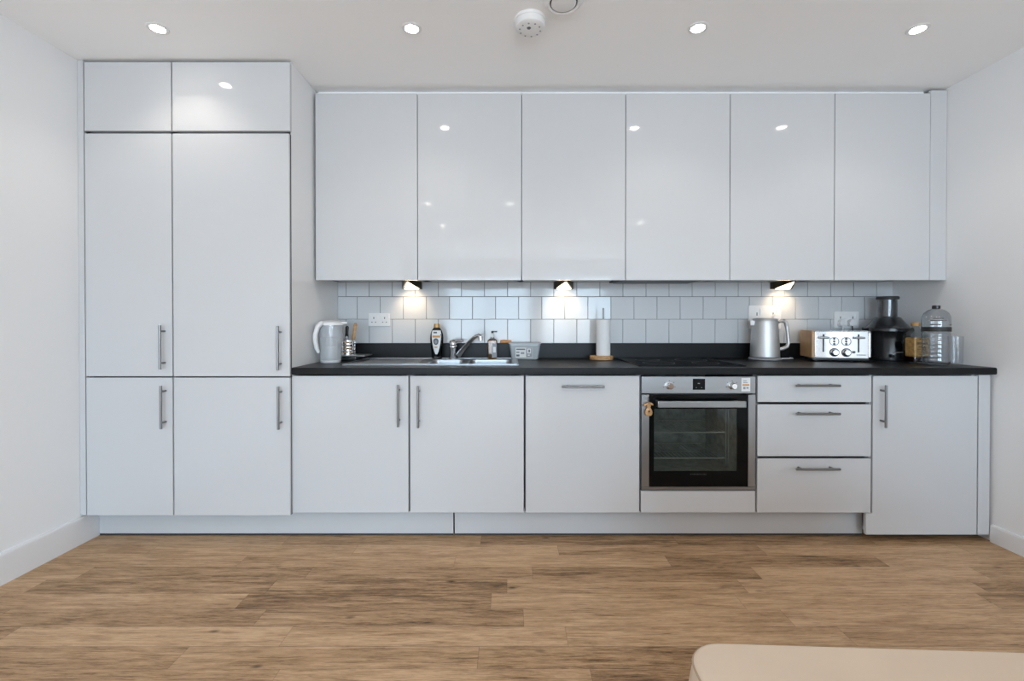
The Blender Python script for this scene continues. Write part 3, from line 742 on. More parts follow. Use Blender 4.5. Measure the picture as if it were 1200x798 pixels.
def plug(x, z, label, to):
    t = thing('plug', (x, YTF - .0105, z), label, 'plug', 'plugs in the wall sockets')
    MB().prism([(x - .024, z - .018), (x + .024, z - .018), (x + .026, z + .004), (x + .014, z + .024), (x - .014, z + .024), (x - .026, z + .004)], YTF - .040, YTF - .0105, 'y', .004, 2).build('plug_body', M['white_plastic'], t)
    MB().tube([(x, YTF - .028, z - .015), (x, YTF - .030, z - .045), (x + .006, YTF - .026, (z + to[2]) / 2), to], .0035, 10).build('cable', M['white_plastic'] if 'kettle' in label else M['black_matt'], t)
zt_ = ZTOP + .1125
plug(s3[1] + .042, s3[3] + .032, 'white plug above the toaster, closer to the kettle', (s3[1] + .045, 2.968, ZTOP + .108))
plug(s3[1] + .104, s3[3] + .032, 'white plug above the toaster, closer to the juicer', (s3[1] + .115, 2.968, ZTOP + .108))
plug(PX(907, 370, YTF), PZ(372.5, YTF), 'white plug in the socket plate behind the kettle', (PX(910, 395, 2.96), 2.968, ZTOP + .108))

# ------------------------------------------------------------------ things on the worktop
# water filter jug
jx, jy = PX(387.5, 400, 2.655), 2.655; jz = ZTOP + .001
jg = thing('water_jug', (jx, jy, jz), 'clear plastic water filter jug with white lid and handle beside the larder side panel', 'jug')
JH = PZ(381.0, jy) - jz
MB().lathe([(0, .0), (.050, 0), (.054, .006), (.056, .02), (.0625, JH * .6), (.067, JH), (.0655, JH), (.061, JH * .6), (.0545, .022), (.05, .008), (0, .007)], 40, (jx, jy, jz), None, 1.08, .86, close=False).build('jug_body', M['jug'], jg)
MB().lathe([(.05, 0), (.053, .003), (.055, .014), (.05, .014)], 40, (jx, jy, jz - .0006), None, 1.09, .87).build('base_ring', M['white_plastic'], jg)
MB().lathe([(0, JH * .44), (.028, JH * .44), (.030, JH * .66), (.058, JH * .70), (.062, JH * .97), (.060, JH * .97), (.056, JH * .71), (.028, JH * .68), (0, JH * .68)], 36, (jx, jy, jz), None, 1.05, .84, close=False).build('filter_funnel', M['funnel'], jg)
ld_ = MB().lathe([(.069, 0), (.070, .006), (.066, .016), (.045, .026), (0, .031)], 40, (jx, jy, jz + JH), None, 1.08, .88)
ld_.prism([(jx + .035, -.018 + jy), (jx + .098, -.004 + jy), (jx + .098, .004 + jy), (jx + .035, .018 + jy)], jz + JH + .006, jz + JH + .020, 'z', .005, 2)
ld_.build('lid', M['white_plastic'], jg)
hp = []
for (px, py, yy) in ((378, 377.5, jy - .055), (372.5, 383, jy - .068), (369.5, 392, jy - .074), (369.5, 400, jy - .074), (371.2, 408, jy - .071), (373.5, 413.5, jy - .066)):
    x, z = P(px, py, yy); hp.append((x, yy, z))
MB().tube(hp, .011, 14, [.012, .0135, .0135, .013, .012, .0085]).build('handle', M['white_plastic'], jg)

# cutlery tray and holder
tx0, tx1 = -1.017, -.928
tr = thing('drip_tray', (-.97, 2.80, ZTOP), 'low black drip tray with a pale rim standing at the end of the sink drainer', 'tray')
MB().box(tx0, tx1, 2.735, 2.86, ZTOP + .001, ZTOP + .030, .004, 2).build('tray_body', M['black'], tr)
MB().box(tx0 - .004, tx1 + .058, 2.725, 2.870, ZTOP + .030, ZTOP + .036, .002, 2).build('tray_rim', M['light_mark'] if False else M['steel'], tr)
hx_, hy_ = PX(408.0, 408, 2.795), 2.795; hz_ = ZTOP + .0362
ho = thing('cutlery_holder', (hx_, hy_, hz_), 'round ribbed cutlery holder on the drip tray beside the water jug', 'utensil holder')
HH = PZ(399.0, hy_) - hz_
cg = MB().lathe([(0, 0), (.040, 0), (.040, .003), (0, .003)], 28, (hx_, hy_, hz_), close=False)
for k in range(5):
    z = hz_ + .006 + k * (HH - .010) / 4
    cg.ring(.0385, .0425, z, z + .006, (hx_, hy_, 0), 32)
for k in range(12):
    a = R(30 * k); cg.cyl((hx_ + .0405 * math.cos(a), hy_ + .0405 * math.sin(a), hz_), (hx_ + .0405 * math.cos(a), hy_ + .0405 * math.sin(a), hz_ + HH), .0018, 8)
cg.build('holder_cage', M['chrome'], ho)
def utensil(dx, dy, tiltx, tilty, mhandle, label, up=True, L=.10, cat='knife', name='kitchen_knife'):
    t = thing(name, (hx_ + dx, hy_ + dy, hz_ + .005), label, cat, 'cutlery in the holder')
    mtx = Matrix.Rotation(R(tiltx), 4, 'Y') @ Matrix.Rotation(R(tilty), 4, 'X')
    o_ = Vector((hx_ + dx, hy_ + dy, hz_ + .005))
    T = Matrix.Translation(o_) @ mtx
    if up:
        MB().prism([(-.008, 0), (.008, .012), (.008, .082), (-.008, .082)], -.0009, .0009, 'y', 0, 1, T).build('blade', M['chrome'], t, smooth=0)
        MB().lathe([(.007, .078), (.0095, .085), (.010, .105), (.008, .13), (.0105, .078 + L - .008), (.006, .078 + L)], 14, (0, 0, 0), None, 1.0, .7).bm.free
        b_ = MB().lathe([(.0075, .080), (.0105, .088), (.0115, .105), (.0095, .130), (.0115, .078 + L - .010), (.006, .078 + L)], 14, o_, mtx, 1.0, .7)
        b_.build('handle', M[mhandle], t)
    else:
        b_ = MB().lathe([(.006, .0), (.0095, .006), (.009, .04), (.008, .070), (.006, .076)], 14, o_, mtx, 1.0, .7)
        b_.build('handle', M[mhandle], t)
        MB().prism([(-.006, .074), (.006, .074), (.0075, .10), (0, .115), (-.0075, .10)], -.0009, .0009, 'y', 0, 1, T).build('blade', M['chrome'], t, smooth=0)
utensil(-.016, .010, 4, 5, 'black', 'black handled knife standing in the cutlery holder', True, .095)
utensil(.014, .012, 10, 4, 'wood', 'wooden handled knife standing tallest in the cutlery holder', True, .115)
utensil(-.014, -.016, 3, 2, 'wood', 'wooden handled knife standing upside down in the cutlery holder, closer to the jug', False)
utensil(.022, -.014, -12, 2, 'wood', 'wooden handled knife slanting upside down in the cutlery holder, closer to the drainer', False)

# washing-up liquid: dark flat bottle with a tapering label
bx, by = PX(511.8, 400, 2.882), 2.884; bz = ZS
wl = thing('washing_up_bottle', (bx, by, bz), 'dark washing-up liquid bottle with gold cap and tapering white label behind the sink', 'bottle')
BH = PZ(383.5, by) - bz
MB().lathe([(0, 0), (.029, 0), (.032, .004), (.0325, .03), (.036, .06), (.0415, BH * .55), (.0425, BH * .66), (.040, BH * .78), (.032, BH * .90), (.022, BH * .97), (.016, BH)], 36, (bx, by, bz), None, 1.0, .52).build('bottle_body', M['dark_soap'], wl)
MB().lathe([(.018, 0), (.0185, .002), (.0175, .021), (.015, .024), (0, .024)], 24, (bx, by, bz + BH - .002), None, 1.0, .8).build('cap', M['gold_cap'], wl)
def plaque(poly, off, m, name, par, rx, ry, cx, cy):
    """thin sheet following an elliptic bottle front; poly in (x offset, z)"""
    bm_ = bmesh.new(); rows = 14; 
    zs = [p[1] for p in poly]; 
    L_ = []
    for (w, z) in poly:
        row = []
        for i in range(9):
            xo = -w + 2 * w * i / 8
            yo = -ry(z) * math.sqrt(max(0, 1 - (xo / rx(z)) ** 2))
            row.append(bm_.verts.new((cx + xo, cy + yo - off, z)))
        L_.append(row)
    for a, c in zip(L_, L_[1:]):
        for i in range(8): bm_.faces.new((a[i], a[i + 1], c[i + 1], c[i]))
    m_ = MB(); m_._merge(bm_)
    return m_.build(name, m, par)
def interp(prof):
    def f(z):
        for (r0, z0), (r1, z1) in zip(prof, prof[1:]):
            if z0 <= z <= z1: return r0 + (r1 - r0) * (z - z0) / max(1e-6, z1 - z0)
        return prof[-1][0]
    return f
wp = [(.032, bz), (.0325, bz + .03), (.036, bz + .06), (.0415, bz + BH * .55), (.0425, bz + BH * .66), (.040, bz + BH * .78), (.032, bz + BH * .90), (.022, bz + BH)]
rx = interp(wp); ry = lambda z: rx(z) * .52
def zz(py): return PZ(py, by - .02)
lab = plaque([(.006, zz(415.2)), (.013, zz(412)), (.020, zz(407.5)), (.0255, zz(402)), (.029, zz(396)), (.030, zz(391)), (.026, zz(387.2))], .0006, M['white_print'], 'front_label', wl, rx, ry, bx, by)
plaque([(.024, zz(395.6)), (.0245, zz(393.2))], .0012, M['orange'], 'orange_lettering', lab, rx, ry, bx, by)
plaque([(.010, zz(390.6)), (.012, zz(388.8))], .0012, M['grey_mark'], 'dark_band', lab, rx, ry, bx - .006, by)
em = [(.004, zz(404.2)), (.012, zz(403)), (.0165, zz(400.5)), (.0165, zz(399)), (.012, zz(397.2)), (.004, zz(396.4))]
plaque(em, .0014, M['grey_mark'], 'round_emblem', lab, rx, ry, bx - .002, by)
plaque([(.003, zz(402.6)), (.008, zz(401.2)), (.008, zz(399.6)), (.003, zz(398.4))], .0020, M['grey_label'], 'emblem_centre', lab, rx, ry, bx - .002, by)
plaque([(.008, zz(407.6)), (.010, zz(406.2))], .0013, M['orange'], 'orange_mark', lab, rx, ry, bx - .002, by)

# hand soap
px_, py_ = PX(577, 405, 2.882), 2.884
hs = thing('soap_dispenser', (px_, py_, ZS), 'amber pump bottle of hand soap behind the main sink bowl', 'soap dispenser')
SH = PZ(397.8, py_) - ZS
MB().prism([(px_ - .030, py_ - .019), (px_ + .030, py_ - .019), (px_ + .030, py_ + .019), (px_ - .030, py_ + .019)], ZS, ZS + SH, 'z', .008, 4).build('bottle_body', M['amber'], hs)
MB().lathe([(.024, 0), (.020, .008), (.012, .012), (.012, .02), (.0, .02)], 24, (px_, py_, ZS + SH - .004), None, 1, .75).build('shoulder', M['smoke'], hs)
pm = MB().cyl((px_, py_, ZS + SH + .014), (px_, py_, ZS + SH + .034), .0095, 18, .005).cyl((px_, py_, ZS + SH + .03), (px_, py_, ZS + SH + .045), .003, 10)
pmo = pm.build('pump_collar', M['white_plastic'], hs)
MB().lathe([(.008, 0), (.008, .012), (.006, .014)], 16, (px_, py_, ZS + SH + .040)).box(px_, px_ + .030, py_ - .004, py_ + .004, ZS + SH + .046, ZS + SH + .053, .0015).build('pump_head', M['black'], hs)
lb_ = MB().box(px_ - .002, px_ + .028, py_ - .0202, py_ - .0188, ZS + .008, ZS + SH * .80).build('label', M['grey_label'], hs, smooth=0)
MB().box(px_ + .004, px_ + .022, py_ - .0206, py_ - .0200, ZS + .04, ZS + SH * .62).build('label_panel', M['white_print'], lb_, smooth=0)

# sponge on the upstand
gx_, gz_ = P(592.8, 399.0, YW - .03)
sg = MB().box(gx_ - .036, gx_ + .036, YW - .046, YW - .012, PZ(402.0, YW - .024) + .0005, PZ(402.0, YW - .024) + .020, .005, 3).build('sponge', M['sponge'])
tag(sg, 'orange sponge lying on the black upstand between the soap dispenser and plastic tub', 'sponge')

# plastic tub
ux_, uy_ = PX(615, 412, 2.86), 2.892
tu = thing('plastic_tub', (ux_, uy_, ZTOP), 'frosted rectangular plastic tub with a printed label standing behind the sink corner', 'food tub')
UH = PZ(403.0, uy_ - .05) - ZTOP
bm_ = bmesh.new(); Ls = []
for (hw, hd, z) in ((.078, .042, .001), (.084, .046, .006), (.096, .054, UH - .012), (.098, .056, UH - .010), (.098, .056, UH)):
    lp = []
    for (cx, cy, a0) in ((hw - .014, hd - .014, 0), (-hw + .014, hd - .014, 90), (-hw + .014, -hd + .014, 180), (hw - .014, -hd + .014, 270)):
        for i in range(6):
            a = R(a0 + 18 * i); lp.append(bm_.verts.new((ux_ + cx + .014 * math.cos(a), uy_ + cy + .014 * math.sin(a), ZTOP + z)))
    Ls.append(lp)
bm_.faces.new(Ls[0][::-1])
for A, B in zip(Ls, Ls[1:]):
    for i in range(24): bm_.faces.new((A[i], A[(i + 1) % 24], B[(i + 1) % 24], B[i]))
m_ = MB(); m_._merge(bm_); m_.build('tub_body', M['tub'], tu)
MB().box(ux_ - .102, ux_ + .102, uy_ - .060, uy_ + .060, ZTOP + UH, ZTOP + UH + .008, .003, 2).build('lid', M['tub'], tu)
def tub_y(z): return uy_ - (.046 + .008 * (z - ZTOP - .006) / (UH - .018)) - .0012
lz0, lz1 = ZTOP + .014, ZTOP + UH - .024
def sheet(x0, x1, z0, z1, off, m, name, par):
    bm_ = bmesh.new()
    vs = [bm_.verts.new(p) for p in ((x0, tub_y(z0) - off, z0), (x1, tub_y(z0) - off, z0), (x1, tub_y(z1) - off, z1), (x0, tub_y(z1) - off, z1))]
    bm_.faces.new(vs); g_ = bmesh.ops.extrude_face_region(bm_, geom=bm_.faces[:])
    bmesh.ops.translate(bm_, vec=(0, .0004, 0), verts=[v for v in g_['geom'] if isinstance(v, bmesh.types.BMVert)])
    m_ = MB(); m_._merge(bm_); return m_.build(name, m, par, smooth=0)
lo_ = sheet(ux_ - .058, ux_ + .048, lz0, lz1, 0, M['white_print'], 'label', tu)
lh = lz1 - lz0
for (a, c, u0, u1, m) in ((-.054, .002, .78, .92, 'grey_mark'), (-.054, -.034, .12, .32, 'grey_mark'), (-.054, -.034, .46, .62, 'grey_label'), (-.026, -.004, .36, .56, 'grey_label'), (.008, .046, .04, .98, 'grey_label')):
    sheet(ux_ + a, ux_ + c, lz0 + lh * u0, lz0 + lh * u1, .0006, M[m], 'label_print', lo_)
sheet(ux_ + .015, ux_ + .038, lz0 + lh * .42, lz0 + lh * .92, .0012, M['white_print'], 'white_square', lo_)
sheet(ux_ + .022, ux_ + .031, lz0 + lh * .54, lz0 + lh * .82, .0018, M['grey_mark'], 'dark_figure', lo_)
sheet(ux_ + .018, ux_ + .030, lz0 + lh * .20, lz0 + lh * .30, .0012, M['white_print'], 'label_line', lo_)

# paper towel holder
kx, ky = PX(704.8, 418, 2.86), 2.862
kh = thing('paper_towel_holder', (kx, ky, ZTOP), 'wooden based holder with a dark rod carrying the paper towel roll', 'paper towel holder')
MB().lathe([(.070, .001), (.073, .004), (.073, .022), (.070, .025), (0, .025)], 40, (kx, ky, ZTOP)).build('base', M['wood_h'], kh)
rzt = PZ(361.0, ky)
MB().cyl((kx + .012, ky, ZTOP + .024), (kx + .012, ky, rzt), .0058, 16, bevel=.002).build('rod', M['handle'], kh)
rt = PZ(374.4, ky); rr = MB()
rr.lathe([(.019, 0), (.043, 0), (.0435, .002), (.0435, rt - ZTOP - .030), (.043, rt - ZTOP - .0275), (.019, rt - ZTOP - .0275), (.019, 0)], 40, (kx + .012, ky, ZTOP + .0265), close=False)
ro = thing('paper_towel_roll', (kx + .012, ky, ZTOP + .0265), 'white paper towel roll standing on the wooden holder', 'paper towel')
rr.build('paper', M['paper'], ro)
a0 = R(200)
fl = MB(); fl.prism([(kx + .012 + .0436 * math.cos(a0 + t_), ky + .0436 * math.sin(a0 + t_)) for t_ in (0, .2, .4)] + [(kx + .012 + .0455 * math.cos(a0 + t_), ky + .0455 * math.sin(a0 + t_)) for t_ in (.4, .2, 0)], ZTOP + .028, rt - .004, 'z')
fl.build('loose_sheet', M['paper'], ro)
MB().ring(.0165, .0188, ZTOP + .027, rt + .0005, (kx + .012, ky, 0), 28).build('core', M['wood_h'], ro)

# kettle
ex_, ey_ = PX(896.8, 400, 2.85), 2.855
ke = thing('kettle', (ex_, ey_, ZTOP), 'brushed steel electric kettle on its base between the hob and the toaster', 'kettle')
MB().lathe([(.088, .001), (.092, .003), (.092, .012), (.086, .016), (0, .016)], 40, (ex_, ey_, ZTOP)).build('power_base', M['light_mark'], ke)
KZ = ZTOP + .017; KT = PZ(375.0, ey_) - KZ
kb = MB().lathe([(0, 0), (.080, 0), (.084, .004), (.0835, .02), (.0805, KT * .4), (.074, KT * .85), (.0715, KT - .004), (.068, KT), (0, KT)], 44, (ex_, ey_, KZ))
M['kettle'] = mat('kettle_steel', (0.60, 0.60, 0.60), .46, .8, bump=.03, bscale=1.0, stretch=(200, 200, 3))
kb.build('kettle_body', M['kettle'], ke)
kl = MB().lathe([(.069, 0), (.066, .008), (.045, .012), (0, .013)], 36, (ex_, ey_, KZ + KT + .0005)).box(ex_ + .05, ex_ + .082, ey_ - .012, ey_ + .012, KZ + KT + .0005, KZ + KT + .008, .003)
kl.build('lid', M['kettle'], ke)
MB().prism([(ex_ - .058, ey_ - .022), (ex_ - .093, ey_), (ex_ - .058, ey_ + .022)], KZ + KT - .035, KZ + KT - .002, 'z', .003).build('spout', M['kettle'], ke)
hp = []
for (px, py) in ((911.5, 377), (917, 375.8), (920.8, 377.8), (922.2, 384), (923.4, 394), (924.2, 401.5), (922.4, 406), (917.5, 408.5), (912.5, 409.6)):
    x, z = P(px, py, ey_ - .012); hp.append((x, ey_ - .012, z))
MB().tube(hp, .0095, 14, [.011, .0115, .0115, .0105, .0105, .0105, .011, .011, .010]).build('handle', M['kettle'], ke)
cp = [(ex_ + .09, ey_ + .01, ZTOP + .006), (ex_ + .15, ey_ + .03, ZTOP + .0055), (ex_ + .20, ey_ + .04, ZTOP + .0055), (ex_ + .215, ey_ + .09, ZTOP + .0055)]
MB().tube(cp, .0038, 10).build('power_cord', M['white_plastic'], ke)

# toaster: local axes, x along the front, y into depth
TW, TD, TH = .300, .200, PZ(387.6, 2.735) - ZTOP
tz0 = .021
to = thing('toaster', (1.822, 2.742, ZTOP), 'polished chrome four slice toaster with an oak end panel beside the juicer', 'toaster', rz=-R(15))
bs = MB().box(.004, TW - .004, .006, TD - .004, .006, tz0 + .004, .003)
for (x, y) in ((.03, .03), (TW - .03, .03), (.03, TD - .03), (TW - .03, TD - .03)): bs.cyl((x, y, .0005), (x, y, .008), .012, 14)
bs.build('base', M['black'], to, local=True)
# shell with slots in the top
sh = MB(); sys_ = [.002, .055, .085, .115, .145, TD - .002]; sxs = [.010, .028, .138, .158, .268, TW - .012]
g = sh.slab(sxs, sys_, {(1, 1), (3, 1), (1, 3), (3, 3)}, tz0 + .06, TH)
sh._merge(g)
sh.box(.010, TW - .012, .002, .006, tz0, TH).box(.010, TW - .012, TD - .006, TD - .002, tz0, TH)
sh.build('shell', M['toaster'], to, local=True, smooth=0)
MB().box(.012, TW - .013, 0, .005, tz0, TH - .004, .003, 3).build('front_plate', M['toaster'], to, local=True)
oakp = [(.006, tz0), (TD - .006, tz0), (TD, tz0 + .006), (TD, TH - .018), (TD - .014, TH + .001), (.012, TH + .001), (0, TH - .012), (0, tz0 + .006)]
MB().prism(oakp, -.004, .012, 'x', .0015, 2).build('side_panel', M['oak'], to, local=True)
MB().prism(oakp, TW - .012, TW + .002, 'x', .003, 3).build('chrome_end', M['toaster'], to, local=True)
for x in (.057, .238):
    s_ = MB().box(x - .0042, x + .0042, -.0008, .0008, tz0 + .036, TH - .020); s_.build('lever_slot', M['black_matt'], to, local=True)
    MB().box(x - .026, x + .028, -.020, -.001, TH - .047, TH - .034, .005, 3).build('lever', M['steel'], to, local=True)
for x in (.114, .176):
    MB().lathe([(.021, 0), (.021, .004), (.0175, .006), (.0165, .022), (.014, .024), (0, .024)], 28, (x, 0, tz0 + .034), Matrix.Rotation(R(90), 4, 'X')).box(x - .001, x + .001, -.0255, -.022, tz0 + .034, tz0 + .048).build('knob', M['toaster'], to, local=True)
    MB().ring(.0212, .0262, 0, .0012, (x, 0, tz0 + .034), 32, Matrix.Rotation(R(90), 4, 'X')).build('knob_ring', M['grey_mark'], to, local=True)
    MB().ring(.0215, .0265, 0, .001, (x - .001, 0, tz0 + .100), 30, Matrix.Rotation(R(90), 4, 'X')).build('button_ring', M['grey_label'], to, local=True)
    for zc in (.085, .100, .115):
        MB().lathe([(.0065, 0), (.0065, .003), (.005, .0045), (0, .0045)], 18, (x - .001, 0, tz0 + zc), Matrix.Rotation(R(90), 4, 'X')).build('button', M['grey_mark'], to, local=True)
MB().box(.205, .222, -.001, 0, tz0 + .03, tz0 + .044).build('small_print', M['grey_mark'], to, local=True, smooth=0)
bp_ = MB()
for k in range(7): bp_.box(.228 + k * .007, .2325 + k * .007, -.0008, .0002, tz0 + .018, tz0 + .024)
bp_.build('brand_lettering', M['grey_label'], to, local=True, smooth=0)

# juicer
qx, qy = PX(1042.5, 400, 2.815), 2.832
ju = thing('juicer', (qx, qy, ZTOP), 'black juicer with a clear domed lid and feed tube next to the toaster', 'juicer')
def jz_(py): return PZ(py, qy - .05)
JB = jz_(388.0) - ZTOP
MB().lathe([(.100, .001), (.104, .004), (.106, .03), (.103, .05), (.106, JB - .05), (.112, JB - .02), (.122, JB - .002), (.119, JB), (0, JB)], 48, (qx, qy, ZTOP)).build('juicer_body', M['black'], ju)
ri = MB().ring(.112, .126, JB + .0, JB + .016, (qx, qy, ZTOP), 48)
for sgn in (-1, 1): ri.prism([(qx + sgn * .118, ZTOP + JB - .028), (qx + sgn * .140, ZTOP + JB + .010), (qx + sgn * .136, ZTOP + JB + .022), (qx + sgn * .114, ZTOP + JB + .014)], qy - .03, qy + .03, 'y', .003)
ri.build('bowl_rim', M['black'], ju)
dtop = jz_(371.0) - ZTOP; ttop = jz_(351.0) - ZTOP
MB().lathe([(.116, JB + .012), (.112, JB + .020), (.092, JB + .045), (.066, dtop - .006), (.052, dtop), (.049, dtop + .002), (.049, ttop), (.046, ttop), (.046, dtop), (.064, dtop - .010), (.089, JB + .042), (.110, JB + .016)], 44, (qx, qy, ZTOP), close=False).build('clear_lid', M['smoke'], ju)
MB().lathe([(0, JB + .03), (.038, JB + .03), (.040, JB + .05), (.040, ttop + .004), (.055, ttop + .005), (.056, ttop + .016), (.052, ttop + .020), (0, ttop + .020)], 36, (qx, qy, ZTOP), close=False).build('pusher', M['smoke'], ju)
MB().lathe([(.0555, ttop + .003), (.0575, ttop + .006), (.0575, ttop + .016), (.054, ttop + .0215), (0, ttop + .0215)], 36, (qx, qy, ZTOP)).build('pusher_cap', M['black_matt'], ju)
MB().lathe([(.028, 0), (.030, .002), (.026, .012), (.012, .016), (0, .017)], 28, (qx - .008, qy - .103, ZTOP + JB * .55), Matrix.Rotation(R(90), 4, 'X')).build('control_dial', M['black_glass'], ju)
lg = MB()
for k in range(6): lg.box(qx - .042 + k * .009, qx - .036 + k * .009, qy - .1072, qy - .100, ZTOP + .052, ZTOP + .057)
lg.build('brand_lettering', M['light_mark'], ju, smooth=0)
MB().cyl((qx - .052, qy - .080, ZTOP + .034), (qx - .062, qy - .118, ZTOP + .030), .010, 16, bevel=.001).build('juice_spout', M['black'], ju)

# whisky bottle: square section
hx2, hy2 = PX(1073.8, 405, 2.645), 2.650
wb2 = thing('spirits_bottle', (hx2, hy2, ZTOP), 'square spirits bottle with a gold label and cap between the juicer and water bottle', 'bottle')
def sq(hw, z, rad): 
    out = []
    for (cx, cy, a0) in ((hw - rad, hw - rad, 0), (-hw + rad, hw - rad, 90), (-hw + rad, -hw + rad, 180), (hw - rad, -hw + rad, 270)):
        for i in range(6):
            a = R(a0 + 18 * i); out.append((hx2 + cx + rad * math.cos(a), hy2 + cy + rad * math.sin(a), z))
    return out
def skin(loops, name, m, par):
    bm_ = bmesh.new(); LL = [[bm_.verts.new(p) for p in l] for l in loops]; n = len(LL[0])
    bm_.faces.new(LL[0][::-1]); bm_.faces.new(LL[-1])
    for A, B in zip(LL, LL[1:]):
        for i in range(n): bm_.faces.new((A[i], A[(i + 1) % n], B[(i + 1) % n], B[i]))
    m_ = MB(); m_._merge(bm_); return m_.build(name, m, par)
def wz(py): return PZ(py, hy2 - .04)
bw = .044
M['glass'] = clear('bottle_glass', (.82, .86, .86), .04, 1.8)
skin([sq(bw - .003, ZTOP + .001, .012), sq(bw, ZTOP + .005, .012), sq(bw, wz(394.5), .012), sq(bw - .004, wz(391.5), .014), sq(.030, wz(388), .022), sq(.019, wz(385.5), .0185), sq(.016, wz(383.0), .0155), sq(.016, wz(380), .0155)], 'glass_body', M['glass'], wb2)
skin([sq(bw - .004, ZTOP + .006, .010), sq(bw - .004, wz(412), .010)], 'spirit', M['whisky'], wb2)
MB().lathe([(.020, 0), (.021, .002), (.021, .018), (.018, .021), (0, .021)], 28, (hx2, hy2, wz(382.2))).build('cap', M['gold_cap'], wb2)
lw = bw + .0008
lab2 = MB().box(hx2 - lw, hx2 + lw, hy2 - lw, hy2 + lw - .02, wz(419.0), wz(395.2), .010, 3).build('label', M['gold_label'], wb2)
ln = MB()
for (u0, u1, pa, pb) in ((.30, .70, 398.2, 397.0), (.14, .86, 403.6, 401.0), (.24, .76, 407.2, 406.2), (.18, .82, 409.6, 408.9), (.18, .82, 411.6, 410.9), (.18, .82, 413.6, 412.9), (.24, .76, 415.4, 414.8)):
    n_ = 9 if pa - pb > 2 else 14
    for k in range(n_):
        a = u0 + (u1 - u0) * k / n_; c = a + (u1 - u0) / n_ * .66
        ln.box(hx2 - lw + 2 * lw * a, hx2 - lw + 2 * lw * c, hy2 - lw - .0006, hy2 - lw + .0004, wz(pa), wz(pb))
ln.build('label_lettering', M['brown_print'], lab2, smooth=0)

# water bottle
ax2, ay2 = PX(1096.8, 410, 2.50), 2.500
bo_ = thing('water_bottle', (ax2, ay2, ZTOP), 'large clear plastic water bottle with a black cap next to the side wall', 'bottle')
def az_(py): return PZ(py, ay2 - .03) - ZTOP
prof = [(0, .006), (.035, .001), (.052, .004), (.059, .016)]
z_ = .016; top = az_(388.5)
n_ = 7
for k in range(n_):
    a = .022 + (top - .022) * k / n_; c = .022 + (top - .022) * (k + 1) / n_
    prof += [(.0605, a), (.0610, a + (c - a) * .35), (.0585, a + (c - a) * .75)]
prof += [(.0615, top), (.0615, az_(377)), (.060, az_(371)), (.052, az_(366.5)), (.036, az_(363.2)), (.020, az_(361.8)), (.0155, az_(361)), (.0155, az_(359.5))]
MB().lathe(prof, 40, (ax2, ay2, ZTOP), close=False).build('bottle_body', M['bottle'], bo_)
MB().lathe([(.0175, 0), (.018, .001), (.0175, .016), (.015, .018), (0, .018)], 26, (ax2, ay2, ZTOP + az_(361.6))).build('cap', M['black'], bo_)
MB().ring(.0616, .0624, top, az_(383.2), (ax2, ay2, ZTOP), 40).build('label_band', M['black_matt'], bo_)
pl = MB()
def arc(r, a0, a1, z0, z1, n=6):
    bm_ = bmesh.new(); A = []; B = []
    for i in range(n + 1):
        a = R(a0 + (a1 - a0) * i / n); A.append(bm_.verts.new((ax2 + r * math.cos(a), ay2 + r * math.sin(a), ZTOP + z0))); B.append(bm_.verts.new((ax2 + r * math.cos(a), ay2 + r * math.sin(a), ZTOP + z1)))
    for i in range(n): bm_.faces.new((A[i], A[i + 1], B[i + 1], B[i]))
    pl._merge(bm_)
arc(.0620, 205, 245, az_(381.0), az_(379.6)); arc(.0620, 205, 270, az_(376.2), az_(374.8)); arc(.0620, 285, 320, az_(381.4), az_(379.8)); arc(.0620, 215, 255, az_(373.8), az_(372.4))
pl.build('label_print', M['grey_mark'], bo_)

# tall clear tumbler against the wall
gx2, gy2 = PX(1121, 410, 2.495), 2.500
gt = MB().lathe([(0, .001), (.028, .001), (.030, .004), (.033, PZ(394.0, gy2) - ZTOP), (.0315, PZ(394.0, gy2) - ZTOP), (.0285, .010), (0, .009)], 36, (gx2, gy2, ZTOP), close=False).build('drinking_glass', M['clear'])
tag(gt, 'tall clear drinking glass on the worktop by the side wall, past the water bottle', 'glass')

# ------------------------------------------------------------------ sofa corner
so = thing('sofa', (.99, .55, 0), 'cream upholstered sofa whose corner enters the lower edge of the view', 'sofa', rz=-R(2.5))
def pillow(x0, x1, y0, y1, z0, z1, rc, bulge, name, m, par, er=.018, crown=0.0, mat_scale=1):
    bm_ = bmesh.new(); loops = []
    def lp(inset, z):
        pts = []; rad = max(.006, rc - inset)
        for (cx, cy, a0) in ((x1 - inset - rad, y1 - inset - rad, 0), (x0 + inset + rad, y1 - inset - rad, 90), (x0 + inset + rad, y0 + inset + rad, 180), (x1 - inset - rad, y0 + inset + rad, 270)):
            for i in range(9):
                a = R(a0 + 90 * i / 8); pts.append(bm_.verts.new((cx + rad * math.cos(a), cy + rad * math.sin(a), z)))
        return pts
    loops.append(lp(.03, z0))
    for k in range(5):
        a = R(18 * k); loops.append(lp(er * (1 - math.sin(a)), z0 + er * (1 - math.cos(a))))
    for k in range(1, 8):
        q = k / 8; loops.append(lp(-bulge * math.sin(math.pi * q), z0 + er + (z1 - z0 - 2 * er) * q))
    for k in range(5):
        a = R(22.5 * k); loops.append(lp(er * (1 - math.cos(a)), z1 - er + er * math.sin(a)))
    for q in (.05, .1, .2, .3): loops.append(lp(er + (min(x1 - x0, y1 - y0) / 2 - er) * q, z1 + crown * q * 2))
    for A, B in zip(loops, loops[1:]):
        for i in range(len(A)): bm_.faces.new((A[i], A[(i + 1) % len(A)], B[(i + 1) % len(A)], B[i]))
    bm_.faces.new(loops[0][::-1]); bm_.faces.new(loops[-1])
    m_ = MB(); m_._merge(bm_); return m_.build(name, m, par, local=True, smooth=60)
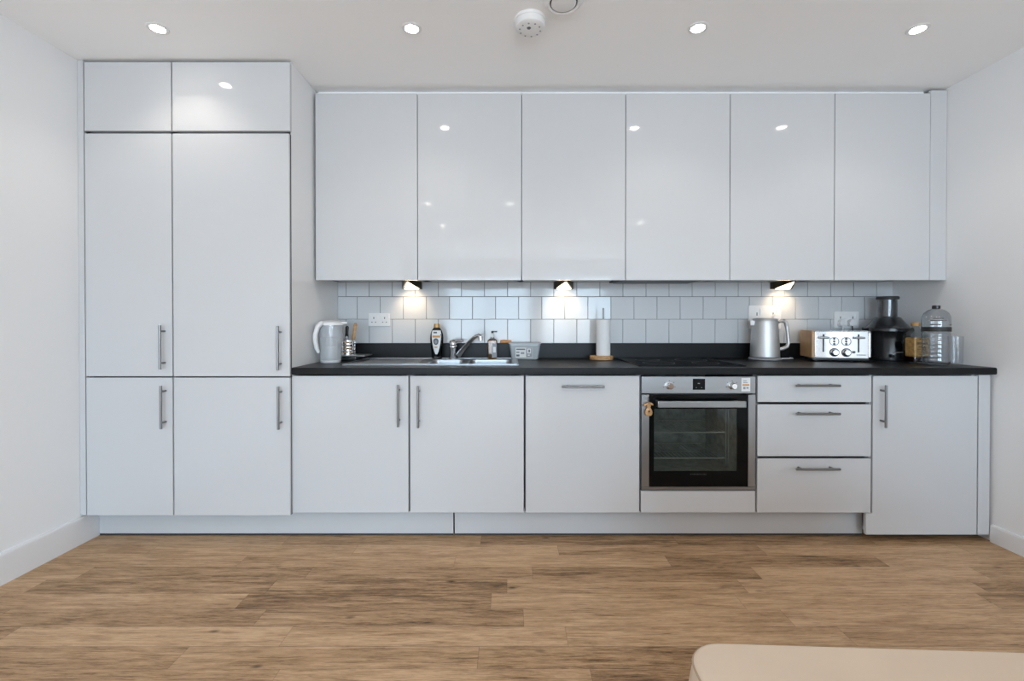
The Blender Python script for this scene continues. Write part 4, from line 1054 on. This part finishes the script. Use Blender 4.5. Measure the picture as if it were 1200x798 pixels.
cu = pillow(-.635, .75, -.42, .405, .235, .452, .075, .012, 'seat_cushion', M['sofa'], so, .010, .004)
# piping follows the cushion's top edge
pp = []
for (cx, cy, a0) in ((.75 - .075, .405 - .075, 0), (-.635 + .075, .405 - .075, 90), (-.635 + .075, -.42 + .075, 180), (.75 - .075, -.42 + .075, 270)):
    for i in range(9):
        a = R(a0 + 90 * i / 8); pp.append((cx + .074 * math.cos(a), cy + .074 * math.sin(a), .4445))
pp.append(pp[0]); pp.append(pp[1])
MB().tube(pp, .0028, 8).build('piping', M['piping'], cu, local=True)
pillow(-.62, .74, -.41, .39, .075, .232, .05, .006, 'base', M['sofa'], so, .012)
pillow(-.62, .74, -.60, -.435, .075, .80, .05, .010, 'backrest', M['sofa'], so, .03)
for (x, y) in ((-.56, .33), (.68, .33), (-.56, -.35), (.68, -.35)):
    MB().cyl((x, y, .0005), (x, y, .078), .016, 16, .022).build('leg', M['brown_print'], so, local=True)

# ------------------------------------------------------------------ daylight and output
w = bpy.data.worlds.new('sky'); scene.world = w; w.use_nodes = True
nt = w.node_tree; bg = nt.nodes['Background']
tc = nt.nodes.new('ShaderNodeTexCoord'); sp = nt.nodes.new('ShaderNodeSeparateXYZ'); cr = nt.nodes.new('ShaderNodeValToRGB')
cr.color_ramp.elements[0].position = .47; cr.color_ramp.elements[0].color = (.62, .70, .78, 1)
cr.color_ramp.elements[1].position = .56; cr.color_ramp.elements[1].color = (.60, .81, 1.0, 1)
ma = nt.nodes.new('ShaderNodeMapRange'); ma.inputs['From Min'].default_value = -1; ma.inputs['From Max'].default_value = 1
nt.links.new(tc.outputs['Generated'], sp.inputs[0]); nt.links.new(sp.outputs['Z'], ma.inputs['Value'])
nt.links.new(ma.outputs[0], cr.inputs['Fac']); nt.links.new(cr.outputs['Color'], bg.inputs['Color'])
bg.inputs['Strength'].default_value = 14.0
vs = scene.view_settings
vs.view_transform = 'Standard'; vs.look = 'None'; vs.gamma = 1.0; vs.use_curve_mapping = False; vs.exposure = 0.41
scene.cycles.max_bounces = 10; scene.cycles.diffuse_bounces = 6; scene.cycles.transparent_max_bounces = 16
scene.cycles.sample_clamp_indirect = 6.0
scene.cycles.caustics_reflective = False; scene.cycles.caustics_refractive = False
